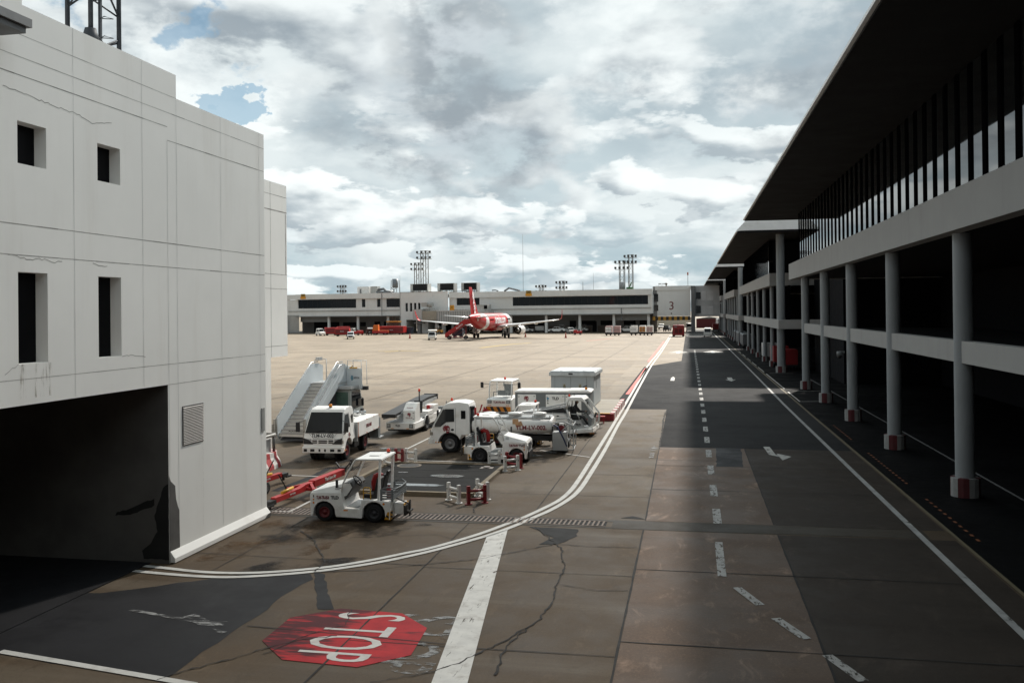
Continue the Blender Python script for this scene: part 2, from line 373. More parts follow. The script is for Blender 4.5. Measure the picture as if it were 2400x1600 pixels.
sheet('oil_stain',[ragged([(-12.5,22.0),(-8.4,23.8),(-7.4,25.4),(-8.8,25.6),(-11,24.8),(-12.6,24.6)],.1,.4,32),ragged([(-16.5,34),(-13,33.6),(-12.4,38),(-13.6,41.5),(-16.6,40)],.1,.4,33),ragged([(-11.8,36.6),(-6,35.6),(-4.8,38.6),(-6,40.6),(-11.4,40.2)],.1,.4,34),ragged([(-9.9,43.8),(-4.6,44),(-4.6,47.8),(-9.8,47.4)],.1,.4,35),ragged([(-11,19.2),(-8.2,20.4),(-8,21.6),(-10.4,21.2)],.1,.3,36)],.011,M_oil)
# drain grate (bars modelled)
g=thing('drain_grate','long rusty steel grating across the apron in front of the tug','drain grate',(0,0,0))
b=MB(); b.face([(-13.5,26.0,.006),(-2.42,25.87,.006),(-2.42,26.46,.006),(-13.5,26.76,.006)]); b.build('channel',mat('channel_black',(.006,.006,.006),.9),g)
b=MB(); x=-13.45
while x<-2.45:
    t=(x+13.5)/11.1; ya,yb=26.0-.13*t,26.76-.30*t
    b.bar((x,ya,.012),(x+.02,yb,.012),.055,.012); x+=.14
b.bar((-13.5,26.0,.012),(-2.42,25.87,.012),.04,.014); b.bar((-13.5,26.76,.012),(-2.42,26.46,.012),.04,.014)
b.build('bars',mat('rusty_steel',(.22,.18,.155),.8,0,.2,2,.4,(.13,.08,.06),spec=.2),g)
# ------------------------------------------------------------------ painted markings
M_wpaint=mat('road_paint_white',(.50,.49,.46),.7,0,.08,2,.5,(.17,.145,.12),obj=False,alpha_noise=(1.3,.27,.36,(1,1,1)))
M_wpaint2=mat('road_paint_worn',(.46,.45,.42),.7,0,.1,2,.5,(.15,.13,.11),obj=False,alpha_noise=(2.6,.34,.47,(1,.55,1)))
M_ghost=mat('road_paint_ghost',(.24,.24,.235),.7,0,.2,2,.5,(.2,.18,.16),obj=False,alpha_noise=(3.2,.45,.62,(.7,1.6,1)))
def stop_red():
    m=bpy.data.materials.new('stop_paint_red'); m.use_nodes=True; k=NT(m.node_tree); b=m.node_tree.nodes['Principled BSDF']
    p=k.n('ShaderNodeNewGeometry').outputs['Position']; s=k.n('ShaderNodeSeparateXYZ',inp={0:p})
    n=k.noise(k.vm('MULTIPLY',p,(.7,3.4,1)),1.1,8,.62); left=k.ss(s.outputs[0],-5.9,-7.6,-.06,.13)
    c=k.mix(k.ss(k.noise(p,2,6,.6),.3,.7),(.42,.018,.022),(.30,.012,.018))
    c=k.mix(k.m('MULTIPLY',k.ss(k.m('ADD',n,left),.50,.64),.92),c,(.045,.010,.013))
    c=k.mix(k.ss(k.noise(p,14,5,.8),.55,.8,0,.5),c,(.06,.02,.02))
    m.node_tree.links.new(c,b.inputs['Base Color']); b.inputs['Roughness'].default_value=.7; b.inputs['Specular IOR Level'].default_value=.2
    return m
M_rpaint=stop_red() if True else mat('road_paint_red',(.36,.016,.020),.7,0,.15,1.0,.9,(.030,.009,.011),obj=False,vstretch=(.55,1.9,1))
M_rline=mat('road_paint_redline',(.60,.10,.08),.7,obj=False)
M_ypaint=mat('road_paint_yellow',(.36,.25,.05),.7,0,.15,2,.3,(.15,.12,.08),obj=False)
def smooth(pts,n=6):
    out=[]
    for i in range(len(pts)-1):
        p0=pts[max(i-1,0)];p1=pts[i];p2=pts[i+1];p3=pts[min(i+2,len(pts)-1)]
        for j in range(n):
            t=j/n; out.append(tuple(.5*((2*p1[a])+(-p0[a]+p2[a])*t+(2*p0[a]-5*p1[a]+4*p2[a]-p3[a])*t*t+(-p0[a]+3*p1[a]-3*p2[a]+p3[a])*t**3) for a in(0,1)))
    return out+[pts[-1]]
inner=[(-14.2,20.15),(-12.8,19.98),(-11.46,19.80),(-10.17,19.98),(-8.85,20.61),(-7.93,21.40),(-7.2,22.25),(-6.84,22.65),(-6.35,23.44),(-5.83,24.41),(-5.37,25.52),(-4.94,26.65),(-4.56,27.93),(-4.24,29.24),(-4.08,30.8),(-4.04,32.93),(-4.05,36.58),(-4.07,41.11),(-4.11,49.05),(-4.17,55.1),(-4.35,76),(-4.6,104),(-4.45,140),(-4.6,227)]
outer=[(-14.2,19.75),(-12.82,19.56),(-11.29,19.46),(-10.27,19.64),(-8.93,20.26),(-7.81,21.12),(-6.94,22.1),(-6.31,23.02),(-5.53,24.34),(-5.05,25.45),(-4.67,26.6),(-4.28,27.81),(-3.92,29.6),(-3.78,31.4),(-3.75,34.47),(-3.74,37.66),(-3.76,41.8),(-3.84,49.08),(-3.85,55.71),(-4.0,72),(-4.2,104),(-4.1,140),(-4.25,227)]
b=MB(); strip(b,smooth(inner),.17,.016); strip(b,smooth(outer),.17,.016); struct(b.build('double_white_line',M_wpaint))
b=MB(); b.face([(x,y,.016) for x,y in((-5.55,24.2),(-5.13,25.05),(-3.62,14.0),(-3.1,10),(-3.75,10),(-4.3,14.5))]); struct(b.build('stop_line',mat('road_paint_stop',(.52,.51,.48),.7,0,.1,3,.7,(.24,.21,.18),obj=False,alpha_noise=(5.0,.33,.41,(2.2,.30,1)))))
b=MB()
strip(b,[(6.2,2),(6.06,36),(6.0,60),(6.1,100),(6.2,200),(6.3,290)],.17,.016); struct(b.build('road_edge_line',mat('road_paint_edge',(.36,.36,.35),.7,0,.15,2,.5,(.14,.13,.12),obj=False,alpha_noise=(2.0,.28,.42,(1,.6,1)))))
b=MB()
for y in (27.66,31.56,35.62,39.66,43.8,47.79,51.81,55.84,59.79,63.96,67.95,71.87,75.84,79.8,83.8)+tuple(88+4*i for i in range(14)):
    strip(b,[(.72+.0012*min(y,60),y-.98),(.73+.0012*min(y,60),y+.98)],.24,.016)
strip(b,[(.71,24.56),(.69,21.41)],.2,.016)
for p,q in(((.98,20.62),(1.40,19.46)),((1.64,18.69),(2.10,17.6)),((2.36,16.85),(2.78,15.77)),((3.0,15.1),(3.45,14.0))): strip(b,[p,q],.2,.016)
struct(b.build('lane_dashes',mat('road_paint_dash',(.36,.35,.33),.7,0,.12,3,.5,(.13,.11,.095),obj=False,alpha_noise=(7.0,.36,.50,(1.4,.5,1)))))
def arrow(b,x,y,L,ww,dirn=1,head=.35,hw=2.4,z=.016):
    h=L*head; y1=y+dirn*(L-h)
    b.face([(x-ww/2,y,z),(x+ww/2,y,z),(x+ww/2,y1,z),(x-ww/2,y1,z)])
    b.face([(x-ww*hw/2,y1,z),(x+ww*hw/2,y1,z),(x,y+dirn*L,z)])
b=MB(); arrow(b,-1.63,38.0,3.6,.2,1,.3,2.4); struct(b.build('worn_lane_arrow',M_ghost))
b=MB(); arrow(b,-1.5,80.2,5,.35,1,.4,1.2); arrow(b,3.55,84.3,4.5,.42,-1,.45,2.2)
arrow(b,-1.6,131,8,.55,1,.5,5.5); arrow(b,3.4,131,8,.55,1,.5,5.5)
for x0,x1 in((-3.1,.05),(1.85,4.95)): b.face([(x0,130.9,.017),(x1,130.9,.017),(x1-.9,132.2,.017),(x0+.9,132.2,.017)])
strip(b,[(3.36,41.9),(3.42,39.6),(3.72,39.3)],.28,.016); b.face([(3.62,40.0,.018),(4.15,39.2,.018),(3.7,38.2,.018)])
struct(b.build('lane_arrows',M_wpaint2))
b=MB(); b.face([(x,y,.016) for x,y in((-4.69,67),(-4.42,67),(-4.47,98),(-4.72,98))]); strip(b,[(-4.9,110),(-4.95,182)],.25,.016); strip(b,[(-21,186),(-17,204)],.3,.016)
struct(b.build('red_line',M_rline))
b=MB(); strip(b,[(7.0,3),(6.99,43),(6.98,58),(7.02,72),(7.05,88),(7.05,143),(7.1,280)],.10,.016); struct(b.build('ochre_edge_line',mat('road_paint_ochre',(.13,.105,.06),.8,obj=False)))
b=MB()
strip(b,smooth([(-35.6,152),(-34.8,160),(-33.4,169),(-31,176)]),.9,.016); strip(b,smooth([(-50,140),(-47,141),(-43,140.3)]),.7,.016); strip(b,smooth([(-47.5,136),(-46.5,142)]),.4,.016)
struct(b.build('yellow_line',M_ypaint))
b=MB()
for p,q in(((7.22,62.6),(7.22,69.9)),((7.22,72.5),(7.22,89.2)),((7.22,62.7),(8.6,62.9)),((7.62,70.7),(9.9,70.8)),((7.6,90.1),(9.8,90.2)),((7.22,91.9),(7.22,99.7)),((7.22,102),(7.22,109)),((7.22,111.7),(7.22,117.7)),((7.22,121.3),(7.22,128)),((7.22,131.9),(7.22,138.1))):
    strip(b,[p,q],.10,.016)
struct(b.build('bay_lines',M_wpaint))
b=MB(); strip(b,[(10.45,30),(10.4,84)],.10,.016); struct(b.build('undercroft_line',mat('road_paint_dull',(.12,.12,.12),.8,obj=False)))
b=MB()
for y0,y1 in((25.7,31.1),(33.7,40.5),(44.7,50.1)):
    y=y0
    while y<y1: strip(b,[(7.47,y),(7.47,y+.22)],.08,.016); y+=.52
struct(b.build('orange_dash_line',mat('road_paint_orange',(.20,.06,.015),.7)))
b=MB()
for p,q in(((-11.3,36.22),(-6.6,35.95)),((-12.68,38.4),(-12.68,43)),((-16.3,32.33),(-13.8,32.1)),((-12.36,26.3),(-12.37,28.4)),((-14.2,26.32),(-12.25,26.27)),((-4.2,38),(-6.6,39.6))): strip(b,[p,q],.10,.016)
struct(b.build('parking_lines',M_wpaint))
b=MB()
for p,q in(((-12.6,14.5),(-8.2,13.75)),((-19,17.3),(-16.6,17.0))): strip(b,[p,q],.16,.016)
struct(b.build('ramp_lines',M_wpaint))
b=MB(); strip(b,[(-11.6,17.0),(-9.9,16.6)],.12,.016); strip(b,[(-10.2,16.9),(-9.6,16.5),(-9.2,16.55)],.28,.016); strip(b,[(-9.3,16.2),(-8.95,16.1)],.12,.016); struct(b.build('worn_arrow',M_ghost))
# stop marking on the ground
OCT=[(-8.03,15.83),(-8.06,17.13),(-7.25,17.83),(-5.88,17.75),(-5.12,17.0),(-5.01,15.61),(-5.77,14.92),(-7.24,15.02)]
st=thing('stop_marking','red painted octagon with white STOP lettering on the concrete','road marking',(0,0,0))
b=MB(); b.face([(x,y,.010) for x,y in OCT]); b.build('octagon',M_rpaint,st)
M_wst=mat('stop_letter_paint',(.50,.48,.45),.7,0,.08,2,.5,(.18,.09,.09),obj=False)
for ch,yy,sx in(('S',17.42,.46),('T',16.64,.46),('O',15.99,.46),('P',15.33,.46)):
    text(st,ch,2.05,(-6.50,yy,.0145),(0,-1,0),(1,-.02,0),M_wst,'letter',.001,sx,.0)
gh=thing('ghost_stop_marking','worn grey remains of older STOP letters beside the red octagon','road marking',(0,0,0))
for ch,yy in(('S',17.5),('T',16.7),('O',15.85),('P',15.1)):
    text(gh,ch,1.9,(-5.28 if ch!='P' else -5.2,yy,.0085),(0,-1,0),(1,-.02,0),M_ghost,'letter',.0005,.62,.02)
# ================================================================== LEFT BUILDING
M_wall=mat('white_render',(.85,.835,.80),.8,0,.03,.35,.22,(.58,.53,.47),obj=False,streak=True,spec=.25)
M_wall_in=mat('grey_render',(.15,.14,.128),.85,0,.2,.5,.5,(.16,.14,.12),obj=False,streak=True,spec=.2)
M_dark=mat('interior_black',(.002,.002,.0025),.9,spec=.1)
M_glassd=mat('dark_glass',(.002,.002,.003),.5,0,.1,1,spec=.1)
M_groove=mat('groove_line',(.33,.315,.295),.9,0,.4,2)
M_groove_l=mat('groove_light',(.68,.67,.65),.9,0,.2,1)
LB=thing('concrete_building','plain white rendered building with square windows, vent and dark drive through opening','building',(0,0,0))
WX=-12.8
def holed_wall(name,m,par,ys,zs,holes,X,depth,md,mr,xin):
    """wall in plane x=X facing +X over breakpoints, holes get reveals and a dark back"""
    b=MB(); ysS=sorted(set(ys+[h[0] for h in holes]+[h[1] for h in holes])); zsS=sorted(set(zs+[h[2] for h in holes]+[h[3] for h in holes]))
    for y0,y1 in zip(ysS,ysS[1:]):
        for z0,z1 in zip(zsS,zsS[1:]):
            cy,cz=(y0+y1)/2,(z0+z1)/2
            if any(h[0]<cy<h[1] and h[2]<cz<h[3] for h in holes): continue
            top=12.9 if cy<15.42 else 12.33 if cy<20.81 else 11.73
            if cz>top: continue
            b.face([(X,y0,z0),(X,y1,z0),(X,y1,z1),(X,y0,z1)])
    # top, far side, back
    for y0,y1,z in((2,15.42,12.9),(15.42,20.81,12.33),(20.81,25.62,11.73)):
        b.face([(X,y0,z),(X,y1,z),(-30,y1,z),(-30,y0,z)])
    b.face([(X,25.62,0),(X,25.62,11.73),(-30,25.62,11.73),(-30,25.62,0)])
    b.face([(X,20.81,11.73),(X,20.81,12.33),(-30,20.81,12.33),(-30,20.81,11.73)]); b.face([(X,15.42,12.33),(X,15.42,12.9),(-30,15.42,12.9),(-30,15.42,12.33)])
    b.face([(-30,2,0),(-30,25.62,0),(-30,25.62,12),(-30,2,12)]); b.face([(X,2,0),(X,2,12.9),(-30,2,12.9),(-30,2,0)])
    return b.build(name,m,par)
WINS=[(15.27,16.07,9.2,10.03),(17.68,18.49,9.2,10.03),(15.26,16.08,5.28,7.08),(17.68,18.49,5.28,7.08)]
OPEN=(6,20.34,0,4.47)
holed_wall('wall',M_wall,LB,[2,15.42,20.81,25.62],[0,11.73,12.33,12.9],WINS+[OPEN],WX,.5,M_dark,M_wall,0)
for y0,y1,z0,z1 in WINS:
    b=MB(); d=WX-.28
    b.face([(WX,y1,z0),(WX,y1,z1),(d,y1,z1),(d,y1,z0)]); b.face([(WX,y0,z0),(WX,y0,z1),(d,y0,z1),(d,y0,z0)])
    b.face([(WX,y0,z0),(WX,y1,z0),(d,y1,z0),(d,y0,z0)]); b.face([(WX,y0,z1),(WX,y1,z1),(d,y1,z1),(d,y0,z1)])
    wn=b.build('window',M_wall,LB)
    b=MB(); b.face([(d,y0,z0),(d,y1,z0),(d,y1,z1),(d,y0,z1)]); b.build('pane',M_glassd,wn)
b=MB(); y0,y1,z0,z1=OPEN
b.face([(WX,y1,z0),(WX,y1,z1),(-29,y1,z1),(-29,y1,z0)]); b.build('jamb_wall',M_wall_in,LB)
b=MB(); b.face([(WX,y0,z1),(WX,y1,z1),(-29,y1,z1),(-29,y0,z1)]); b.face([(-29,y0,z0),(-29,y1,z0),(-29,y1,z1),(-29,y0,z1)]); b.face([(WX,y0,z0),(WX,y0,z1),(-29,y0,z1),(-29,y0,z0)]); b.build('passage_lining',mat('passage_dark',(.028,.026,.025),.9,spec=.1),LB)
b=MB(); b.box(-29,12,.004,-13.3,20.3,.03) ; b.build('passage_floor',M_asph2,LB)
# peeled plaster on the jamb corner
b=MB()
def peel(pts,fx): b.face([fx(p) for p in pts])
rp=random.Random(3)
pl=[(20.35,0),(20.35,2.2),(20.42,2.05),(20.55,1.95),(20.62,1.9),(20.66,1.55),(20.74,1.35),(20.80,1.25),(20.82,.28)]
peel(pl,lambda p:(WX+.004,p[0],p[1]))
b.build('bare_plaster',mat('bare_cement',(.085,.08,.076),.9,0,.25,2,.4,(.07,.065,.06),obj=False),LB)
b=MB(); rz_=random.Random(8)
for pts in ([(WX,2.0),(WX,.1),(-13.5,.1),(-13.55,.3),(-13.3,.5),(-13.12,.8),(-13.2,1.2),(-13.05,1.6),(-12.95,1.9)],[(-13.2,1.45),(-13.6,1.30),(-14.0,1.18),(-14.3,1.15),(-14.25,1.25),(-13.9,1.34),(-13.5,1.52),(-13.2,1.62)]):
    q=[]
    for a,c in zip(pts,pts[1:]+pts[:1]): q+=subdiv([a,c],.09,.02,rz_)[:-1]
    peel([(min(x,WX-.002),z) for x,z in q],lambda p:(p[0],20.336,p[1]))
b.build('damp_stain',mat('damp_dark',(.022,.021,.02),.9,0,.3,2,obj=False),LB)
b=MB(); b.face([(-23,20.33,.9),(-20.6,20.33,.9),(-20.6,20.33,2.1),(-23,20.33,2.1)]); b.build('hatch',M_dark,LB)
# scored lines
def hl(b,z,ya,yb,wd=.014,jit=0):
    rnd=random.Random(int(z*100)); y=ya
    while y<yb-.01:
        y2=min(yb,y+.6); w2=wd*rnd.uniform(.6,1.3); b.face([(WX+.003,y,z-w2/2),(WX+.003,y2,z-w2/2),(WX+.003,y2,z+w2/2),(WX+.003,y,z+w2/2)]); y=y2
for z_,ya_,yb_,w_ in((11.29,2,25.62,.013),(10.59,20.4,25.6,.02),(10.93,2,20.4,.018),(11.73,15,20.81,.010),(8.01,2,25.6,.016),(7.41,2,25.6,.016),(4.98,2,25.6,.012),(4.47,20.34,25.6,.012)):
    b=MB(); hl(b,z_,ya_,yb_,w_); b.build('scored_line',M_groove,LB)
rk=random.Random(12)
for pts in ([(14.9,10.62),(16.2,10.55),(17.1,10.52),(17.5,10.42),(18.2,10.58)],[(15.0,7.40),(15.5,7.34),(16.0,7.36),(16.3,7.30),(16.5,7.36)],[(17.5,7.36),(17.7,7.30),(18.0,7.33)],[(14.9,5.1),(15.1,5.2),(15.26,5.27)],[(18.5,5.27),(18.9,5.28),(19.4,5.2)],[(21.95,2.84),(21.97,1.6),(21.95,.6)]):
    b=MB(); q=subdiv(pts,.08,.02,rk)
    for (ya,za),(yb,zb) in zip(q,q[1:]): b.face([(WX+.004,ya,za-.006),(WX+.004,yb,zb-.006),(WX+.004,yb,zb+.006),(WX+.004,ya,za+.006)])
    b.build('crack',M_groove,LB)
b=MB()
for y,z0,z1 in((16.9,4.5,12.33),(19.34,4.5,12.3),(20.39,.3,10.6),(20.80,.3,11.7),(23.0,.35,11.73),(25.28,.35,11.73)): b.face([(WX+.003,y-.007,z0),(WX+.003,y+.007,z0),(WX+.003,y+.007,z1),(WX+.003,y-.007,z1)])
b.build('panel_joint',M_groove_l,LB)
b=MB()
for y0,y1 in((15.3,15.45),(15.7,15.95),(16.0,16.2)): b.face([(WX+.004,y0,4.6),(WX+.004,y1,4.6),(WX+.004,y1,5.27),(WX+.004,y0,5.27)])
b.build('rust_streak',mat('streak_stain',(.40,.36,.31),.9,0,.2,3,obj=False,alpha_noise=(2.5,.5,.75,(1,5,.5))),LB)
# base ledge
b=MB(); b.prism([(WX+.003,.02),(WX+.003,.30),(WX+.02,.29),(WX+.14,.13),(WX+.14,.02)],20.37,25.6,'y') 
for v in b.bm.verts: pass
b.build('plinth',M_wall,LB,.015)
b=MB(); b.face([(WX+.144,25.2,.02),(WX+.144,25.6,.02),(WX+.144,25.6,.14),(WX+.144,25.45,.13),(WX+.144,25.3,.08)]); b.build('broken_plaster',mat('bare_cement',(.2,.2,.2)),LB)
# louvre vent
b=MB(); b.mi=0; b.box(WX-.02,20.97,2.84,WX+.012,21.99,3.86)
b.mi=1
for i in range(24): b.obox((WX+.02,21.48,2.88+i*.0405),(.012,.98,.028),(0,-40,0))
b.build('vent',[mat('vent_dark',(.10,.095,.09),.8),mat('vent_slat',(.30,.28,.26),.6,.2)],LB)
b=MB(); b.box(WX,25.3,2.65,WX+.03,25.48,3.35); b.build('plate',mat('grey_plate',(.3,.3,.29),.5),LB)
b=MB(); b.box(WX,13.6,11.62,WX+.75,14.78,11.78); b.build('canopy_slab',mat('canopy_grey',(.2,.2,.2),.6),LB)
b=MB(); b.box(WX+.05,13.6,11.5,WX+.68,14.70,11.62); b.build('canopy_light',mat('lamp_grey',(.1,.1,.1),.5),LB)
# rear wing of the building
EX=-18.18
W2=thing('building_wing','white upper wing standing out behind the corner of the plain white building','building',(0,0,0))
b=MB(); b.box(-30,25.8,4.29,EX,38.6,12.11); b.build('upper_wall',M_wall,W2)
b=MB(); b.box(-30,25.9,0,EX-.001,36.9,4.29); b.build('lower_wall',M_wall,W2)
b=MB()
for z,wd in((11.55,.02),(10.86,.05),(8.0,.02),(7.35,.02),(4.78,.02)): b.box(EX,30,z-wd/2,EX+.004,38.6,z+wd/2)
for y in(36.95,): b.box(EX,y,4.3,EX+.004,y+.02,12.1)
b.box(EX,38.45,8,EX+.005,38.5,10.8)
b.build('scored_line',M_groove,W2)
# unseen pier building, added just behind the camera to cut sky light
PV=thing('added_pier','unseen concrete pier building with a window band, added behind the camera to block sky light','building',(0,0,0))
b=MB(); b.box(-60,-18,0,60,-1.6,5.0); b.box(-60,-18,8.2,60,-1.6,13.8); b.build('wall',mat('added_pier_wall',(.26,.255,.245),.85,0,.1,.5,obj=False),PV)
b=MB(); b.box(-60,-17,5,60,-2.0,8.2); b.build('window_band',M_glassd,PV)
b=MB(); b.box(-61,-19,13.8,61,-1.0,14.2); b.build('roof',mat('added_pier_roof',(.2,.2,.2),.8),PV)
# lattice mast on the roof
MS=thing('lattice_mast','dark steel lattice mast with climbing ladder on the white roof','mast',(-16.3,22.75,11.8))
M_steel=mat('dark_steel',(.045,.050,.058),.5,.4,.2,2)
legs=[(.62,.55),(-.55,-.5),(.15,-.72)]
legs=[(.05,.72),(.15,-.68),(-.75,-.45)]
b=MB()
for x,y in legs: b.cyl((x,y,0),(x,y,9.5),.065,n=10)
b.build('leg',M_steel,MS)
b=MB()
for i in range(4):
    z=1.75+i*1.35
    for (xa,ya),(xb,yb) in((legs[0],legs[1]),(legs[1],legs[2]),(legs[2],legs[0])):
        b.cyl((xa,ya,z),(xb,yb,z+1.35 if i%2 else z+.62),.032,n=6); b.cyl((xb,yb,z),(xa,ya,z+.7),.026,n=6)
for (xa,ya),(xb,yb) in((legs[0],legs[1]),(legs[1],legs[2]),(legs[2],legs[0])): b.cyl((xa,ya,1.25),(xb,yb,1.45),.04,n=6)
b.build('brace',M_steel,MS)
b=MB()
b.bm.free()
for x,y in legs:
    b=MB(); b.lathe([(1.4,.09),(1.42,.17),(1.72,.24),(2.0,.16),(2.02,.09)],(x,y,.05 if y>0 else .35),'z',6); b.build('flange',M_steel,MS)
b=MB(); b.box(.02,-.18,0,.09,-.10,9.4)
for i in range(14): b.tube([(.05,-.14,1.7+i*.55),(.3,-.3,1.7+i*.55),(.3,.1,1.75+i*.55),(.05,-.1,1.72+i*.55)],.014,5)
b.build('ladder',M_steel,MS)
# ================================================================== TERMINAL
M_col=mat('column_paint',(.235,.25,.26),.65,0,.06,1,.25,(.30,.29,.28),obj=False,streak=True)
M_beam=mat('beam_concrete',(.32,.315,.305),.8,0,.05,.6,.35,(.24,.23,.22),obj=False,streak=True,spec=.25)
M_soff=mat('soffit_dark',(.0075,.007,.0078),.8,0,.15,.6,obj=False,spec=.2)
M_fascia=mat('fascia_white',(.85,.85,.84),.6,0,.04,.8,.25,(.42,.38,.34),obj=False)
M_fin=mat('fin_black',(.003,.003,.0035),.95,spec=0)
M_tglass=mat('terminal_glass',(.004,.006,.007),.03,0,.1,1,spec=.85)
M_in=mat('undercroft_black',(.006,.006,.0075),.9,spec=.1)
M_white=mat('white_band',(.24,.24,.235),.7,0,.15,3,.5,(.15,.14,.13)); M_red=mat('red_band',(.075,.006,.009),.7,0,.2,3,.5,(.05,.02,.02))
SEG=[dict(cols=[1.2,11.4,21.6,31.85,42.15,52.4,62.4,72.6],b0=-4,b1=77.8,l0=-3,l1=72.9,c0=-6,c1=77.0,g0=-4,g1=71.8),
     dict(cols=[91.5,101,110.9,121,131,140.5],b0=96.1,b1=152.2,l0=88.1,l1=142,c0=88.5,c1=148.5,g0=98.5,g1=141),
     dict(cols=[161.2,170.8,180.6,190.4,200.3,210.2],b0=171,b1=217,l0=158,l1=212,c0=161.5,c1=222,g0=173,g1=211),
     dict(cols=[229.5,239.5,250,260.5,270],b0=240.5,b1=291,l0=226.5,l1=282,c0=236,c1=283,g0=243,g1=281)]
TL=['nearest dark terminal block, long black canopy over a glazed upper floor on round columns','second terminal block along the road, with a white canopy end above a lone upper column','third terminal block along the road, smaller with five thin columns in view','farthest terminal block along the road, meeting the grey bridge']
for k,s in enumerate(SEG):
    T=thing('terminal_block',TL[k],'terminal building',(0,0,0),0,'terminal blocks along the service road')
    for j,y in enumerate(s['cols']):
        b=MB(); r=.30 if k==0 else (.40 if j==0 else .22)
        top=8.63 if (k==0 or j>0) else 13.55
        b.mi=0; b.cyl((8.86,y,0),(8.86,y,top),r,n=28,cap=False)
        if k>0: None
        c=b.build('column',M_col,T)
        b=MB()
        n=16
        for i in range(n):
            a0,a1=2*math.pi*i/n,2*math.pi*(i+1)/n; b.mi=(i//2)%2; q=r+.15
            P0=[(8.86+q*math.cos(a),y+q*math.sin(a),z) for a in(a0,a1) for z in(0,.62)]
            b.face([P0[0],P0[2],P0[3],P0[1]]); b.face([P0[1],P0[3],(8.86,y,.66)])
        b.build('striped_footing',[M_white,M_red],c)
    b=MB(); b.box(8.2,s['b0'],8.63,8.75,s['b1'],9.93)
    b.box(8.75,s['b0'],8.63,24,s['b0']+.5,9.93); b.box(8.75,s['b1']-.5,8.63,24,s['b1'],9.93)
    b.build('upper_beam',M_beam,T,.01)
    b=MB()
    if k==0:
        for ya,yb in zip(s['cols'],s['cols'][1:]): b.box(8.72,ya+.2,4.38,9.1,yb-.2,5.1)
    else:
        b.box(8.3,s['l0'],4.33,8.8,s['l1'],5.2); b.box(8.8,s['l0'],4.33,24,s['l0']+.4,5.2)
    b.build('lower_beam',M_beam,T,.01)
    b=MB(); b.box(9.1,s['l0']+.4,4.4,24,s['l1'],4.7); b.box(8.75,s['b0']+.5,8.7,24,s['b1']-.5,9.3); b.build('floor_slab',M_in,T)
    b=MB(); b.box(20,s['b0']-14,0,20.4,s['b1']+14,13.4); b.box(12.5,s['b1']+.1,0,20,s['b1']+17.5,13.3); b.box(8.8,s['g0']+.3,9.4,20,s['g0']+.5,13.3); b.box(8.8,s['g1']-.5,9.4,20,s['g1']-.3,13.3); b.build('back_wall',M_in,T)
    if k>0:   # recessed lower glazing
        b=MB(); b.box(9.9,s['cols'][0]+1.5,4.7,9.95,s['cols'][-1],8.6); g_=b.build('lower_glazing',M_tglass,T)
        b=MB(); y=s['cols'][0]+1.8
        while y<s['cols'][-1]: b.box(9.8,y,4.7,9.9,y+.16,8.6); y+=.65
        b.build('mullions',M_fin,T)
    b=MB(); b.box(8.34,s['g0'],9.93,8.36,s['g1'],13.5); b.build('glazing',M_tglass,T)
    b=MB(); y=s['g1']-.05
    while y>s['g0']: b.box(8.305,y-.34,9.93,8.52,y,13.5); y-=1.33
    b.build('fins',M_fin,T)
    # canopy: dark soffit, white sloping edge
    c0,c1=s['c0'],s['c1']
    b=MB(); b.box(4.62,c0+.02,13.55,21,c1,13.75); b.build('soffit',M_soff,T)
    b=MB(); b.prism([(4.55,13.70),(4.56,13.80),(5.35,14.62),(21,14.75),(21,13.76),(5.0,13.76)],c0,c1+.01,'y'); b.build('canopy_roof',M_fascia,T)
    b=MB(); b.box(4.50,c0,13.62,4.62,c1,13.72); b.build('edge_trim',M_fascia,T)
# roadside floor beneath the terminal
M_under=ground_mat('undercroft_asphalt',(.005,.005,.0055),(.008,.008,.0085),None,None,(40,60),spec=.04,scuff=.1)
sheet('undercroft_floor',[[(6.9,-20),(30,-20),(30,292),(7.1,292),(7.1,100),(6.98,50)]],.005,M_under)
# ================================================================== FAR PIER
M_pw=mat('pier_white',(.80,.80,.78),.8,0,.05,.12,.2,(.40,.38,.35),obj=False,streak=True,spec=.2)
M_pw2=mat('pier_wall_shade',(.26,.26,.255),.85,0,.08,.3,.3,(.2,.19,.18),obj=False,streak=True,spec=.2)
M_pglass=mat('pier_glass',(.005,.007,.009),.06,0,.2,.3,spec=.35)
M_pd=mat('pier_recess',(.020,.020,.022),.9,spec=.1)
M_brown2=mat('pier_brown_panel',(.15,.12,.10),.8,0,.1,.4)
M_frame=mat('frame_grey',(.16,.17,.18),.5)
M_orange=mat('sign_orange',(.75,.33,.02),.5); M_yel2=mat('sign_ochre',(.36,.22,.03),.5)
PA=(-128.3,273.3,0); PR=-8.436
PB=thing('pier_building','long two storey white pier building with dark window bands across the far apron','building',PA,PR)
def pbox(name,m,*bs,par=PB,bevel=0):
    b=MB()
    for q in bs: b.box(*q)
    return b.build(name,m,par,bevel)
